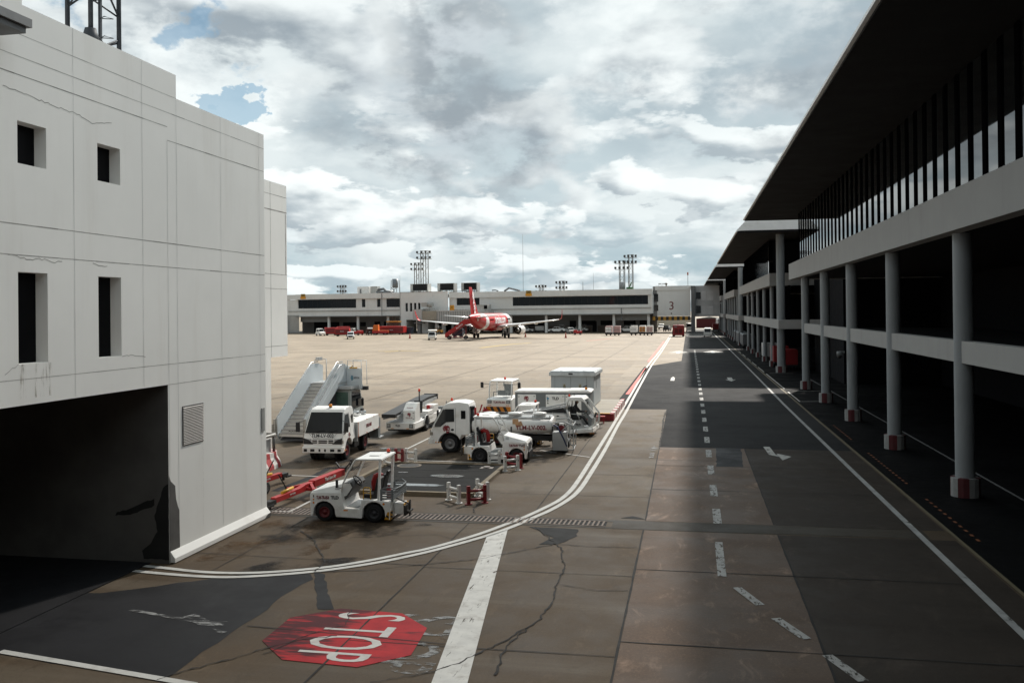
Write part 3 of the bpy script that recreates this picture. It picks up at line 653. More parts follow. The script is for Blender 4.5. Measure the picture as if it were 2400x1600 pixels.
# parapet band (proud), main wall with windows as recessed dark panels
wins=[(3.6,25,8.0,10.85),(27,28.3,8.2,10.75),(32.4,33.7,8.2,10.75),(35.7,40.9,8.1,10.75)]
wins2=[(59.6,67.1,8.4,10.55),(77.7,118.3,8.0,10.55)]
def facade(x0,x1,z0,z1,ws,y,name,par=PB):
    b=MB(); xs=sorted({x0,x1}|{w[0] for w in ws}|{w[1] for w in ws}); zs=sorted({z0,z1}|{w[2] for w in ws}|{w[3] for w in ws})
    for a,c in zip(xs,xs[1:]):
        for d,e in zip(zs,zs[1:]):
            if any(w[0]<(a+c)/2<w[1] and w[2]<(d+e)/2<w[3] for w in ws): continue
            b.face([(a,y,d),(c,y,d),(c,y,e),(a,y,e)])
    for w0,w1,d,e in ws:
        b.face([(w0,y,d),(w0,y+.35,d),(w0,y+.35,e),(w0,y,e)]); b.face([(w1,y,d),(w1,y+.35,d),(w1,y+.35,e),(w1,y,e)])
        b.face([(w0,y,d),(w1,y,d),(w1,y+.35,d),(w0,y+.35,d)]); b.face([(w0,y,e),(w1,y,e),(w1,y+.35,e),(w0,y+.35,e)])
    o=b.build(name,M_pw,par)
    for w0,w1,d,e in ws:
        b=MB(); b.face([(w0,y+.35,d),(w1,y+.35,d),(w1,y+.35,e),(w0,y+.35,e)]); wo=b.build('window',M_pglass,par)
        if w1-w0>3:
            b=MB(); n=int((w1-w0)/1.7)
            for i in range(1,n): x=w0+(w1-w0)*i/n; b.box(x-.03,y+.28,d,x+.03,y+.34,e)
            b.build('mullions',mat('mullion_dark',(.03,.032,.034),.5),wo)
    return o
facade(0,41,5.5,10.9,wins,0,'wall'); facade(57.2,119.3,5.4,10.7,wins2,0,'wall')
pbox('parapet',M_pw,(3,-.55,10.92,41,.5,12.55),(57.3,-.55,10.72,119.6,.5,12.35),(-14,-.1,11,2.95,.5,12.5))
pbox('roof',mat('roof_felt',(.14,.14,.14),.9),(-14,.5,11.6,119.5,45,11.9))
pbox('end_wall',M_pw,(119.3,-.5,5.4,119.65,14,10.7),(-14,0,0,-.02,1,11))
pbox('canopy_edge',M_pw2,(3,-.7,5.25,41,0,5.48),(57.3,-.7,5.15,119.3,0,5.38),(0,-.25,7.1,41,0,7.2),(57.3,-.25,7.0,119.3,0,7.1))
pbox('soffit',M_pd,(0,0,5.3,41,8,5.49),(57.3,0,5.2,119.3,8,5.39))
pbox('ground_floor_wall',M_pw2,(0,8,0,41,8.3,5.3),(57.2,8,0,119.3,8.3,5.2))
b=MB()
for x0,x1,z0,z1 in((4.6,14.2,0,3.5),(15.6,24,2.0,3.4),(36.5,40.8,0,5.2),(60,66,0,3.4),(70,76,.0,3.2),(79,85,2.0,3.3),(93,95,0,3.4),(96.5,101,2,3.4),(102.5,106,2,3.4),(109.5,113,2,3.3),(114.2,117.6,2,3.4),(100,101.3,0,3.2)): b.box(x0,7.93,z0,x1,7.995,z1)
b.build('door_opening',M_pd,PB)
pbox('dado_panel',M_brown2,(15.6,7.9,0,24.5,7.97,1.9),(79,7.9,0,92.8,7.97,1.9),(95.2,7.9,0,99.8,7.97,1.9),(101.6,7.9,0,108,7.97,1.9))
pbox('lintel_panel',M_pw2,(3.9,1,3.6,14.6,1.3,5.3)); pbox('lintel_panel',M_pw2,(108.8,1,3.5,118,1.3,5.2))
for x in (14.8,25.4,36.0,66,77,88.0,98.2,108.3,118.3):
    b=MB(); b.box(x-.35,.2,0,x+.35,.9,5.3); b.build('column',M_pw,PB)
for x in (27.2,30.6,33.0):
    f=pbox('ground_window',M_pd,(x,7.9,2.1,x+2.1,7.99,3.5)); pbox('sill',M_pw,(x-.1,7.85,1.98,x+2.2,7.99,2.08),par=f)
# shutter at the left end
pbox('roller_shutter',mat('shutter_grey',(.38,.38,.37),.5,.3,.1,.4),*[(-3,-.06-.04*(i%2),.2+i*.38,4,.0,.2+i*.38+.36) for i in range(15)])
pbox('pipe',M_frame,(34.4,-.75,5.5,34.55,-.56,12.4),(110.5,-.2,3.4,110.7,0,7))
# projecting block with slit windows
b=MB()
BW=[(42.9,43.75,6.7,9.3),(44.4,45.25,6.7,9.3),(45.8,46.65,6.7,9.3),(47.2,48.05,6.7,9.3)]
facade(41,52.2,4.1,12.7,BW,-1.2,'block_wall')
pbox('block_side',M_pw,(41,-1.2,4.1,41.3,6,12.7),(52.2,-1.15,4.0,57.2,-.9,12.5),(41,-1.2,12.5,57.2,6,12.72),(41,-1.2,0,43.2,6,4.09),(48.5,-1.2,0,50.5,5,4.09),(52.8,-1,0,53.6,0,4),(55,-1,0,56,0,4))
pbox('block_soffit',M_pd,(43.2,-1.1,3.9,57.2,8,4.09),(43.2,7.6,0,57.2,7.9,4))
for x0,z,t in((5.0,11.1,'32'),(82.0,10.85,'30')):
    s_=pbox('number_sign',M_orange,(x0,-.68,z,x0+1.9,-.58,z+.75)); pbox('sign_top',M_yel2,(x0+.15,-.68,z+.8,x0+1.75,-.58,z+1.6),par=s_)
    text(s_,t,.9,(x0+.95,-.70,z+1.2),(1,0,0),(0,0,1),mat('sign_black',(.03,.025,.02),.6),ext=.01)
# rooftop plant
for j,(x0,x1) in enumerate(((42.6,48.7),(51.9,57.6),(59.9,65.2))):
    u=thing('air_conditioner','rooftop cooling unit with a black louvre, %s'%('leftmost, below the tall mast' if j==0 else 'middle of the three on the pier roof' if j==1 else 'nearest the red tail fin'),'cooling unit',(0,0,0),0,'cooling units on the pier roof')
    u.location=(PA[0]+x0*.98918+3*.1467,PA[1]-x0*.1467+3*.98918,11.9); u.rotation_euler=(0,0,R(PR)); L=x1-x0
    pbox('casing',mat('ac_casing',(.42,.42,.40),.6),(0,0,1.2,L,2.4,3.4),(0,.1,.9,.6,2.3,1.2),(L-.6,.1,.2,L,2.3,1.2),par=u)
    b=MB()
    for i in range(8): b.obox((L*.5+.3,-.02,1.45+i*.24),(L-1.2,.1,.16),(30,0,0))
    b.box(.9,-.005,1.3,L-.3,.02,3.3); b.build('louvre',mat('louvre_black',(.008,.008,.009),.7),u)
    b=MB()
    for x in(.3,L*.3,L*.55,L*.8,L-.3):
        b.box(x-.07,.2,0,x+.07,.35,1.2); b.box(x-.07,2,0,x+.07,2.15,1.2)
    b.cyl((L*.25,.5,.7),(L*.8,.5,.7),.18,n=8); b.cyl((L*.5,.6,.3),(L*.5,.6,1.1),.25,n=8); b.build('pipework',M_frame,u)
def proof(name,label,cat,x,y,z=11.9,group=None):
    t=thing(name,label,cat,(PA[0]+x*.98918+y*.1467,PA[1]-x*.1467+y*.98918,z),PR,group); return t
t=proof('plant_room','white rooftop plant room with grey duct and pipes at the left of the pier roof','plant room',23.2,4)
pbox('room',M_pw,(0,0,0,4.3,4,2.9),par=t); pbox('duct',mat('ac_casing',(.4,.4,.4)),(4.7,.2,.2,7.0,2.5,2.95),par=t)
b=MB(); b.tube([(7,1,1.8),(9,1,2.1),(10,1,1.2),(12.5,1,1.0)],.45,8); b.tube([(7,0,1.0),(12,0,1.1),(13,0,.4)],.25,7); b.box(8,0,.6,12,1.5,1.4); b.build('pipework',M_frame,t)
pbox('door',M_frame,(.9,-.06,.1,1.5,.02,2.2),par=t)
t=proof('roof_clutter','low dark pipes and ducts scattered on the pier roof by the tail fin','roof pipes',70,3)
b=MB(); b.tube([(0,0,.9),(1,.3,1.0),(2,0,.7)],.2,6); b.tube([(4,0,.6),(5.5,0,1.5),(8,0,.9),(9,0,.6)],.3,6); b.tube([(-12,-1,.8),(-4,-1,.9)],.08,5); b.build('pipes',M_frame,t)
# light masts
def mast(name,label,x,y,ztop,wd,tiers,group='floodlight masts behind the pier',legs=4,zb=0):
    t=proof(name,label,'light mast',x,y,zb,group); h=ztop-zb
    b=MB(); n=max(4,int(h/(wd*1.3)))
    for sx,sy in((-1,-1),(1,-1),(1,1),(-1,1)): b.bar((sx*wd/2,sy*wd/2,0),(sx*wd/2,sy*wd/2,h),wd*.10+.04)
    for i in range(n):
        z0,z1=h*i/n,h*(i+1)/n; s=1 if i%2 else -1
        b.bar((-s*wd/2,-wd/2,z0),(s*wd/2,-wd/2,z1),.07); b.bar((s*wd/2,wd/2,z0),(-s*wd/2,wd/2,z1),.07); b.bar((-wd/2,-wd/2,z0),(wd/2,-wd/2,z0),.06)
    b.build('lattice',M_steelg,t)
    b=MB()
    for k_ in range(tiers):
        z=h-.6-k_*1.9; b.box(-wd*1.0-.7,-.6,z-.1,wd*1.0+.7,.6,z)
    b.box(-wd*.8,-.4,h+.25,wd*.8,.4,h+.35); b.box(-wd*.7,-.1,h-.6,-wd*.7+.1,.1,h+.3); b.box(wd*.7,-.1,h-.6,wd*.7+.1,.1,h+.3)
    b.build('platform',M_steelg,t)
    for k_ in range(tiers):
        z=h-.6-k_*1.9
        for i in range(4):
            b=MB(); x_=(-1+2*i/3)*(wd+.5); b.obox((x_,-.75,z+.45),(.62,.45,.6),(-25,0,0)); b.bar((x_,-.6,z),(x_,-.7,z+.3),.08); b.build('floodlight',M_lampd,t)
    return t
M_steelg=mat('galvanised',(.20,.19,.17),.6,.3,.2,1); M_lampd=mat('lamp_dark',(.05,.045,.042),.6)
mast('light_mast','tall floodlight mast standing just left of the red tail fin',34.9,30,27.3,1.9,2)
mast('light_mast','shorter floodlight mast next to and behind the tallest mast',17.0,62,25.2,1.9,2)
mast('light_mast','small distant floodlight mast above the left end of the pier roof',-16,62,17.2,1.3,2)
mast('light_mast','small bluish floodlight mast, left one of the two beyond the tail',67.6,60,15.6,1.3,2)
mast('light_mast','small floodlight mast over the pier roof, right one of the two beyond the tail',75.4,60,16.9,1.4,2)
t=mast('light_mast','rusty floodlight tower with a green machine at its foot',104.0,31,22.0,1.5,2)
t=mast('light_mast','taller twin of the rusty floodlight tower by the bridge',106.4,33,23.9,1.3,2)
t=proof('roof_tank','green machine and grey tank at the foot of the triple floodlight tower','roof machine',103.8,26,12)
b=MB(); b.mi=0; b.box(-.3,0,0,2.8,2,1.0); b.box(2.6,0,0,4.6,1.5,1.6); b.bar((3.5,.5,1.5),(4.2,.5,3.2),.3); b.mi=1; b.cyl((1,1,1),(1,1,3.2),.9,n=12); b.build('machine',[mat('machine_green',(.05,.16,.05),.6),mat('tank_grey',(.3,.3,.3),.5)],t)
t=proof('water_tower','grey drum water tower on a lattice stand behind the pier roof','water tower',8.3,60,0)
b=MB(); b.cyl((0,0,16),(0,0,19.4),1.15,n=14); b.build('drum',mat('drum_grey',(.22,.25,.28),.5),t)
b=MB()
for sx,sy in((-1,-1),(1,-1),(1,1),(-1,1)): b.bar((sx*1.7,sy*1.7,0),(sx*1.1,sy*1.1,19),.18)
for i in range(6):
    z0,z1=2.7*i,2.7*(i+1); w0,w1=1.7-.6*z0/19,1.7-.6*z1/19
    b.bar((-w0,-w0,z0),(w1,-w1,z1),.14); b.bar((w0,-w0,z0),(-w1,-w1,z1),.14)
b.build('stand',M_steelg,t)
for lab,x,y,zt,r in(('very tall thin radio antenna rising above the pier roof',78,9,30,.045),('thin short antenna on the pier roof left of the triple tower',101.2,5,17.4,.03),('short lamp pole on the pier roof',98,5,14.9,.06),('thin antenna over the roof left of the tall mast',30.5,20,19,.03)):
    t=proof('antenna',lab,'antenna',x,y,0 if zt>20 else 11.9,'thin antennas on the pier'); b=MB(); b.cyl((0,0,0),(0,0,zt-(0 if zt>20 else 11.9)),r*1.5,r,8); b.build('rod',M_steelg,t); b=MB(); b.cyl((0,0,0),(0,0,.4),r*5,r*3,8); b.build('base',M_steelg,t)
# ------------------------------------------------------------------ bridge building with the number 3
BR=thing('bridge_building','light grey bridge section with a big red 3 spanning the far road','building',(-9.7,256.5,0),0)
def bbox(name,m,*bs,par=BR):
    b=MB()
    for q in bs: b.box(*q)
    return b.build(name,m,par)
bbox('front_wall',M_pw,(.9,.6,4.55,10.2,9,13.0)); bbox('roof_band',M_pw,(.4,.4,11.9,10.5,.62,13.1))
bbox('window',M_pglass,(.0,.55,8.7,1.2,.65,10.9),(.0,.55,6.1,1.2,.65,7.8)); bbox('left_infill',M_pw2,(-.3,.62,4.6,.95,9,13))
b=MB()
for i in range(14):
    b.mi=i%2; b.box(-.4+i*.75,.3,3.4,-.4+i*.75+.75,.58,4.5)
b.build('hazard_beam',[mat('haz_yellow',(.50,.26,.03),.6),mat('haz_black',(.03,.025,.022),.6)],BR)
b=MB(); b.sphere((4.9,.62,5.6),1.0,14,(2.4,.02,1)); b.build('smoke_stain',mat('soot_stain',(.27,.25,.22),.9,0,.2,.5),BR)
b=MB(); b.box(4.7,.5,5.2,5.0,.6,5.5); b.build('pipe_outlet',M_pd,BR)
text(BR,'3',3.3,(4.9,.585,7.4),(1,0,0),(0,0,1),mat('numeral_red',(.16,.012,.02),.6),'numeral',.01)
bbox('column',mat('column_dark',(.14,.145,.15),.6),(10.3,-1.5,0,11.4,2,13.0))
t=thing('cross_bridge','grey stained enclosed walkway linking the bridge to the terminal blocks','bridge',(1.7,256,0),-9)
def cb(name,m,*bs):
    b=MB()
    for q in bs: b.box(*q)
    return b.build(name,m,t)
cb('wall',M_beamg if 'M_beamg' in globals() else mat('bridge_grey',(.40,.41,.42),.8,0,.1,.4,.4,(.15,.15,.15),obj=False,streak=True),(0,0,4.4,9.6,6,13.0))
cb('window',M_pglass,(.3,-.05,9.3,1.6,.0,11.2),(.3,-.05,5.3,1.6,.0,7.4),(6.9,-.05,8.3,8.2,0,11.6),(6.9,-.05,5.3,8.2,.0,7.9))
cb('panel',mat('bridge_panel',(.50,.51,.52),.6,.1,.1,.5,.4,(.2,.2,.2),obj=False,streak=True),(1.8,-.06,8.9,5.0,0,11.5)); cb('panel',mat('bridge_panel'),(1.8,-.06,4.9,5.0,0,7.3))
t=thing('vent_fan','small rooftop vent fan on the bridge roof','vent',(-6.2,257.6,13.1)); b=MB(); b.cyl((0,0,0),(0,0,.5),.2); b.cyl((0,0,.5),(0,0,.9),.45,.2); b.build('cowl',M_steelg,t)
t=thing('wind_pole','red topped warning pole on the bridge roof','pole',(-.2,258,13.0)); b=MB(); b.cyl((0,0,0),(0,0,3.1),.07,n=8); b.build('pole',M_frame,t); b=MB(); b.cyl((0,0,3.1),(0,0,3.9),.2,n=8); b.build('lamp',mat('lamp_red',(.35,.1,.06),.5),t)
for j,x in enumerate((-8.0,-6.9)):
    t=thing('roof_floodlight','low floodlight bracket on the bridge roof, %s'%('left of the pair' if j==0 else 'right of the pair'),'floodlight',(x,259,13.0),0,'floodlight brackets on the bridge')
    b=MB(); b.bar((-.35,0,0),(-.35,0,.7),.06); b.bar((.35,0,0),(.35,0,.7),.06); b.bar((-.4,0,.6),(.4,0,.6),.06); b.build('bracket',M_frame,t); b=MB(); b.box(-.4,-.2,.65,-.1,.1,.95); b.box(.1,-.2,.65,.4,.1,.95); b.build('lamp',M_lampd,t)
# wall beyond the bridge closing the road, sunlit yard behind it
t=thing('red_shed','dark red shed closing the road beyond the cross bridge','shed',(2.5,318,0)); b=MB(); b.box(0,0,0,9,6,3.2); b.build('wall',mat('shed_red',(.10,.012,.014),.7),t); b=MB(); b.prism([(-.3,3.2),(9.3,3.2),(4.5,3.9)],-.2,6.2,'y'); b.build('roof',mat('shed_roof',(.2,.2,.2),.6),t)
t=thing('white_shed','white metal panel wall on the right beyond the cross bridge','shed',(8.6,278,0)); b=MB(); b.box(0,0,0,3,22,3.4); b.build('wall',mat('shed_white',(.5,.5,.5),.6,0,.1,.5),t); b=MB(); b.box(-.02,1,0,0,3,2.4); b.build('door',M_frame,t)
t=thing('yard_wall','pale cream wall standing in sun behind the bridge opening','wall',(-24,330,0)); b=MB(); b.box(0,0,0,25,.4,3.5); b.build('panel',mat('cream_wall',(.60,.55,.45),.8),t); b=MB(); b.box(0,-.1,3.5,25,.5,3.7); b.build('coping',M_pw,t)
# low tree line far behind everything left
# ------------------------------------------------------------------ jet bridge
JB=proof('jet_bridge','grey corrugated passenger boarding bridge with a yellow 31 sign behind the plane','boarding bridge',47.5,-1,0)
M_jb=mat('jetbridge_grey',(.50,.50,.49),.6,.2,.08,.4,.3,(.2,.2,.19),obj=False,streak=True); M_jb2=mat('jetbridge_tan',(.42,.38,.31),.6)
b=MB(); b.box(.2,-5,4.0,3.2,0,7.3); b.build('rotunda',M_jb,JB)
b=MB()
for i in range(12): b.box(3.2+i*.42,-4.6,3.9,3.2+i*.42+.3,-1.6,6.8)
b.box(3.2,-4.55,3.95,8.2,-1.65,6.75); b.build('bellows_section',M_jb2,JB)
b=MB(); b.box(8.2,-5.2,3.4,23.5,-1.8,6.7)
tn=b.build('tunnel',M_jb,JB)
b=MB()
for i in range(20): b.box(8.3+i*.75,-5.27,3.5,8.3+i*.75+.16,-5.2,6.6)
b.box(8.2,-5.3,3.3,23.5,-5.2,3.5); b.build('rib',mat('jb_rib',(.20,.20,.20),.6),tn)
b=MB(); b.box(8.1,-5.3,6.7,23.6,-1.7,6.85); b.build('tunnel_roof',M_pw,tn)
b=MB(); b.box(20,-6.0,3.4,25,-1.0,6.6); b.build('cab',M_jb,JB)
b=MB(); b.box(1.2,-4.0,0,2.2,-3,4.0); b.box(.4,-4.6,3.0,3.0,-2,3.3); b.box(12.6,-4.2,.4,13.3,-3.5,3.4); b.box(15.2,-4.2,.4,15.9,-3.5,3.4); b.cyl((12,-4.4,.5),(12,-3.2,.5),.5,n=12); b.cyl((16.5,-4.4,.5),(16.5,-3.2,.5),.5,n=12); b.box(11.6,-4.1,.4,16.9,-3.6,.8); b.build('support_leg',mat('jb_support',(.2,.2,.2),.6),JB)
b=MB(); b.box(2.6,-4.0,8.0,4.4,-2.4,9.3); b.lathe([(0,.6),(1.6,.9)],(4.4,-3.2,8.6),'x',10); b.bar((5.0,-3.2,7.0),(5.0,-3.2,8.2),.2); b.box(3,-3.6,7.2,6.5,-2.6,7.5); b.build('air_unit',mat('ac_casing',(.4,.4,.4)),JB)
b=MB(); b.box(21,-5,6.7,24.5,-2,8.4); b.build('air_unit',mat('ac_casing',(.4,.4,.4)),JB); b=MB(); b.box(23.4,-5.1,7.2,24.4,-4.99,8.2); b.build('air_grille',M_dark,JB)
b=MB()
for i in range(16): b.bar((9+i*.9,-5,6.7),(9+i*.9,-5,7.5),.05)
b.bar((9,-5,7.5),(23,-5,7.5),.06); b.bar((9,-5,7.1),(23,-5,7.1),.05); b.build('roof_rail',M_pw,JB)
b=MB(); b.box(12.6,-5.4,6.9,14.0,-5.28,8.4); s_=b.build('gate_sign',M_orange,JB); text(s_,'31',1.2,(13.3,-5.42,7.65),(1,0,0),(0,0,1),mat('sign_black',(.03,.03,.03)),ext=.01)
# ================================================================== NEAR GROUND EQUIPMENT
M_vw=mat('vehicle_white',(.86,.85,.82),.45,0,.05,1.6,.45,(.50,.44,.36),coat=.1)
M_vg=mat('vehicle_grey',(.16,.175,.18),.5,0,.06,2); M_lg=mat('light_grey_metal',(.42,.43,.43),.45,.2,.06,2,.3,(.25,.23,.2))
M_blk=mat('black_plastic',(.012,.012,.013),.55); M_tyre=mat('tyre_rubber',(.009,.009,.010),.85,0,.2,6)
M_glass=mat('vehicle_glass',(.006,.008,.010),.06,0,.1,1,spec=.35)
def clear_glass():
    m=bpy.data.materials.new('clear_screen'); m.use_nodes=True; b=m.node_tree.nodes['Principled BSDF']
    b.inputs['Base Color'].default_value=(.55,.58,.57,1); b.inputs['Alpha'].default_value=.28; b.inputs['Roughness'].default_value=.1; return m
M_clear=clear_glass()
M_tred=mat('lettering_red',(.20,.02,.03),.5); M_tblk=mat('lettering_black',(.012,.012,.014),.5)
M_amb=mat('amber_lens',(.75,.25,.01),.25); M_rbl=mat('red_beacon',(.75,.06,.02),.25); M_vr=mat('vehicle_red',(.42,.018,.018),.45,0,.1,2,.3,(.2,.015,.015))
M_dred=mat('dark_red_seat',(.16,.012,.016),.6); M_yel=mat('rail_yellow',(.62,.33,.02),.45); M_hub=mat('wheel_red',(.13,.010,.014),.5); M_hubg=mat('wheel_grey',(.20,.20,.20),.5,.4)
M_chr=mat('chrome',(.5,.5,.5),.25,.8); M_lens=mat('headlamp_lens',(.45,.47,.48),.12,.3)
M_hzy=mat('haz_stripe_yellow',(.62,.30,.02),.5)
def wheel(par,x,y,r,wd,hub=None,nm='wheel'):
    b=MB(); s=1 if y>0 else -1
    b.lathe([(-wd/2,r*.62),(-wd/2,r*.92),(-wd*.38,r),(wd*.38,r),(wd/2,r*.92),(wd/2,r*.62)],(x,y,r),'y',26,False); w_=b.build(nm,M_tyre,par)
    b=MB(); b.lathe([(0,r*.60),(s*wd*.46,r*.61),(s*wd*.48,r*.52),(s*wd*.25,r*.40),(s*wd*.28,r*.2),(s*wd*.45,r*.16),(s*wd*.46,.001)],(x,y,r),'y',18)
    for i in range(6):
        a=i*math.pi/3; b.cyl((x+r*.33*math.cos(a),y+s*wd*.25,r+r*.33*math.sin(a)),(x+r*.33*math.cos(a),y+s*wd*.34,r+r*.33*math.sin(a)),r*.05,n=6)
    b.build('rim',hub or M_hubg,w_); return w_
def arc(cx,cz,r,a0,a1,n=9): return [(cx+r*math.cos(R(a0+(a1-a0)*i/n)),cz+r*math.sin(R(a0+(a1-a0)*i/n))) for i in range(n+1)]
def beacon(par,x,y,z,m,h=.09,r=.06):
    b=MB(); b.cyl((x,y,z),(x,y,z+.03),r*.9,n=10); q=b.build('beacon',M_blk,par)
    b=MB(); b.lathe([(0,r),(h*.8,r*.95),(h,r*.6)],(x,y,z+.03),'z',12); b.build('lens',m,q)
def lion(par,c,r,xd,nrm,dark=False):
    """round red winged emblem: head disc with crest and swept feathers"""
    x=Vector(xd).normalized(); z=Vector((0,0,1)); n=Vector(nrm); c=Vector(c); b=MB()
    P=lambda u,v,k=0: c+x*u*r+z*v*r+n*(.004+k)
    b.mi=0; b.face([P(.28+.52*math.cos(t),.12+.62*math.sin(t)) for t in [i*math.pi/10 for i in range(20)]])
    b.face([P(.1,-.3),P(.75,-.25),P(.62,-.75),P(.25,-.95),P(-.05,-.8)])
    for i in range(7):
        a=R(100+i*21); a2=a+R(10); rr=1.0-.02*i
        b.face([P(-.02+.15*math.cos(a),-.05+.15*math.sin(a)),P(rr*.62*math.cos(a-.1),rr*.66*math.sin(a-.1)),P(rr*.98*math.cos(a+.02),rr*1.0*math.sin(a+.02)),P(rr*.62*math.cos(a2+.05),rr*.62*math.sin(a2+.05))])
    b.mi=1; b.face([P(.30,.18,.002),P(.72,.10,.002),P(.62,-.02,.002),P(.34,.0,.002)]); b.face([P(.18,-.36,.002),P(.7,-.30,.002),P(.68,-.4,.002),P(.2,-.48,.002)])
    return b.build('emblem',[mat('emblem_red',(.24,.015,.025),.5),M_vw],par)
# ------------------------------------------------------------------ baggage tug
def tug(label,loc,rz,code,sides=(1,)):
    t=thing('baggage_tug',label,'baggage tug',loc,rz,'white baggage tugs'); Wd=.70
    prof=[(1.20,.17),(1.22,.80),(1.19,.86),(.22,.88),(.19,.64),(.14,.42),(-.33,.40),(-.40,.68),(-.94,.67),(-1.29,.64),(-1.27,.10),(-1.10,.10)]
    prof+=arc(-.76,.28,.36,-10,190)+[(-.37,.13),(.38,.15)]+list(reversed(arc(.76,.27,.34,-8,188)))[0:0]
    prof+=[(p[0],p[1]) for p in reversed(arc(.76,.29,.35,0,182))]+[(1.1,.17)]
    # order: rear arch runs front->rear, fix by building in sequence
    prof=[(1.20,.17),(1.22,.80),(1.19,.86),(.22,.88),(.19,.64),(.14,.42),(-.33,.40),(-.40,.68),(-.94,.67),(-1.29,.64),(-1.27,.10),(-1.13,.12)]+arc(-.77,.27,.35,185,-5)+[(-.40,.12),(.40,.15)]+arc(.77,.27,.34,185,-5)+[(1.12,.17)]
    b=MB(); b.prism(prof,-Wd,Wd,'y'); b.build('body',M_vw,t,.02)
    b=MB(); b.box(-1.12,-.55,.14,1.1,.55,.38); b.build('chassis',M_blk,t)
    b=MB(); b.loft([[(1.19,y,.862) for y in(-.66,.66)]+[(1.17,.62,.90),(1.17,-.62,.90)],[(.24,-.66,.882),(.24,.66,.882),(.22,.52,1.12),(.22,-.52,1.12)]],smooth=False); h_=b.build('bonnet',M_vw,t,.015)
    b=MB()
    for s in(1,-1):
        for i in range(3): b.obox((.38,s*(.66-.03),.96+.04*i),(.14,.006,.012),(s*-34,0,0))
    b.build('louvre',M_blk,h_)
    b=MB(); b.prism([(.22,.60),(.22,1.12),(-.02,1.16),(-.10,1.05),(.08,.70)],-.52,.52,'y'); d_=b.build('dashboard',mat('dash_grey',(.10,.10,.10),.6),t)
    for ya,yb in((.52,.56),(-.56,-.52)):
        b=MB(); b.prism([(.23,.72),(.23,1.10),(.02,1.13),(-.05,1.0),(.12,.76)],ya,yb,'y'); b.build('dash_panel',M_vw,d_)
    b=MB(); c=Vector((-.14,.25,1.16)); ax=Vector((-.75,0,.66)); u=Vector((0,1,0)); v=ax.cross(u)
    b.tube([c+u*.19*math.cos(2*math.pi*i/18)+v*.19*math.sin(2*math.pi*i/18) for i in range(19)],.017,6)
    b.bar(c-u*.19,c+u*.19,.02); b.bar(c,c+v*.19,.02); b.bar(c,c-ax*.3,.035); b.build('steering_wheel',M_blk,t)
    b=MB(); b.box(-.42,-.52,.40,.15,.52,.43); b.build('cab_floor',M_vg,t)
    for y in(.27,-.27):
        b=MB(); b.obox((-.60,y,.74),(.42,.42,.12)); b.obox((-.80,y,1.02),(.11,.42,.56),(0,-14,0)); 
        if y<0: b.obox((-.93,y,1.33),(.08,.26,.16),(0,-14,0))
        b.build('seat',M_blk,t,.03)
    b=MB(); q=[(-.44,.55,.68),(-.44,.55,1.0)]+[(-.44-.0,.55,1.0)]; b.tube([(-.42,.58,.67),(-.42,.58,.98),(-.46,.58,1.02),(-.60,.58,1.02),(-.64,.58,.98),(-.64,.58,.67)],.017,6); b.bar((-.42,.58,.86),(-.64,.58,.86),.025); b.build('hand_rail',M_yel,t)
    b=MB(); b.tube([(-.50,-.2,.7),(-.49,-.2,1.05),(-.54,-.2,1.22),(-.68,-.2,1.27),(-.8,-.2,1.2)],.085,9); b.build('hose',M_vr,t)
    # roof on posts
    b=MB(); b.prism([(-.17,1.83),(-.21,1.88),(-1.02,1.90),(-1.04,1.85)],-.70,.70,'y'); b.obox((-.62,0,1.905),(.3,.3,.02)); rf=b.build('roof',M_vw,t,.012)
    beacon(rf,-.86,-.52,1.90,M_rbl)
    for s in(1,-1):
        b=MB(); b.tube([(.24,s*.64,.88),(.20,s*.64,1.12),(.02,s*.64,1.50),(-.17,s*.64,1.80),(-.25,s*.64,1.85)],.028,7); b.build('front_post',M_vw,t)
        b=MB(); b.bar((-.91,s*.64,.66),(-.97,s*.64,1.86),.065); b.build('rear_post',M_vw,t)
    b=MB(); L=[(.20,1.10),(.02,1.50),(-.17,1.80)]
    for (x0,z0),(x1,z1) in zip(L,L[1:]): b.face([(x0,-.62,z0),(x0,.62,z0),(x1,.62,z1),(x1,-.62,z1)])
    w_=b.build('windscreen',M_clear,t)
    b=MB(); b.tube([(.06,.1,1.45),(-.02,-.25,1.55),(-.05,-.3,1.62),(-.12,-.1,1.70)],.012,5); b.build('wiper',M_blk,w_)
    b=MB(); b.bar((.25,.64,1.0),(.30,.84,1.05),.02); b.obox((.30,.86,1.17),(.05,.09,.24)); b.build('mirror',M_blk,t)
    # slatted grey rear rack
    b=MB()
    for i in range(4):
        z=.70+.07*i; b.box(-1.34,-.68,z,-.98,-.64,z+.045); b.box(-1.34,.64,z,-.98,.68,z+.045); b.box(-1.38,-.68,z,-1.34,.68,z+.045)
    for x,y in((-1.0,.66),(-1.0,-.66),(-1.34,.66),(-1.34,-.66)): b.box(x-.03,y-.025,.64,x+.03,y+.025,1.0)
    b.tube([(-1.0,.66,1.0),(-1.25,.66,1.06),(-1.4,.55,1.0),(-1.42,0,.98),(-1.4,-.55,1.0),(-1.25,-.66,1.06),(-1.0,-.66,1.0)],.02,6); b.build('rear_rack',M_vg,t)
    b=MB(); b.cyl((-1.12,.3,.68),(-1.12,.3,.98),.075,n=10); b.cyl((-1.12,.3,.98),(-1.12,.3,1.06),.03,n=8); b.build('fire_extinguisher',M_dred,t)
    b=MB(); b.box(-1.62,.08,.22,-1.32,.42,.56); b.build('hitch_box',M_vw,t,.01)
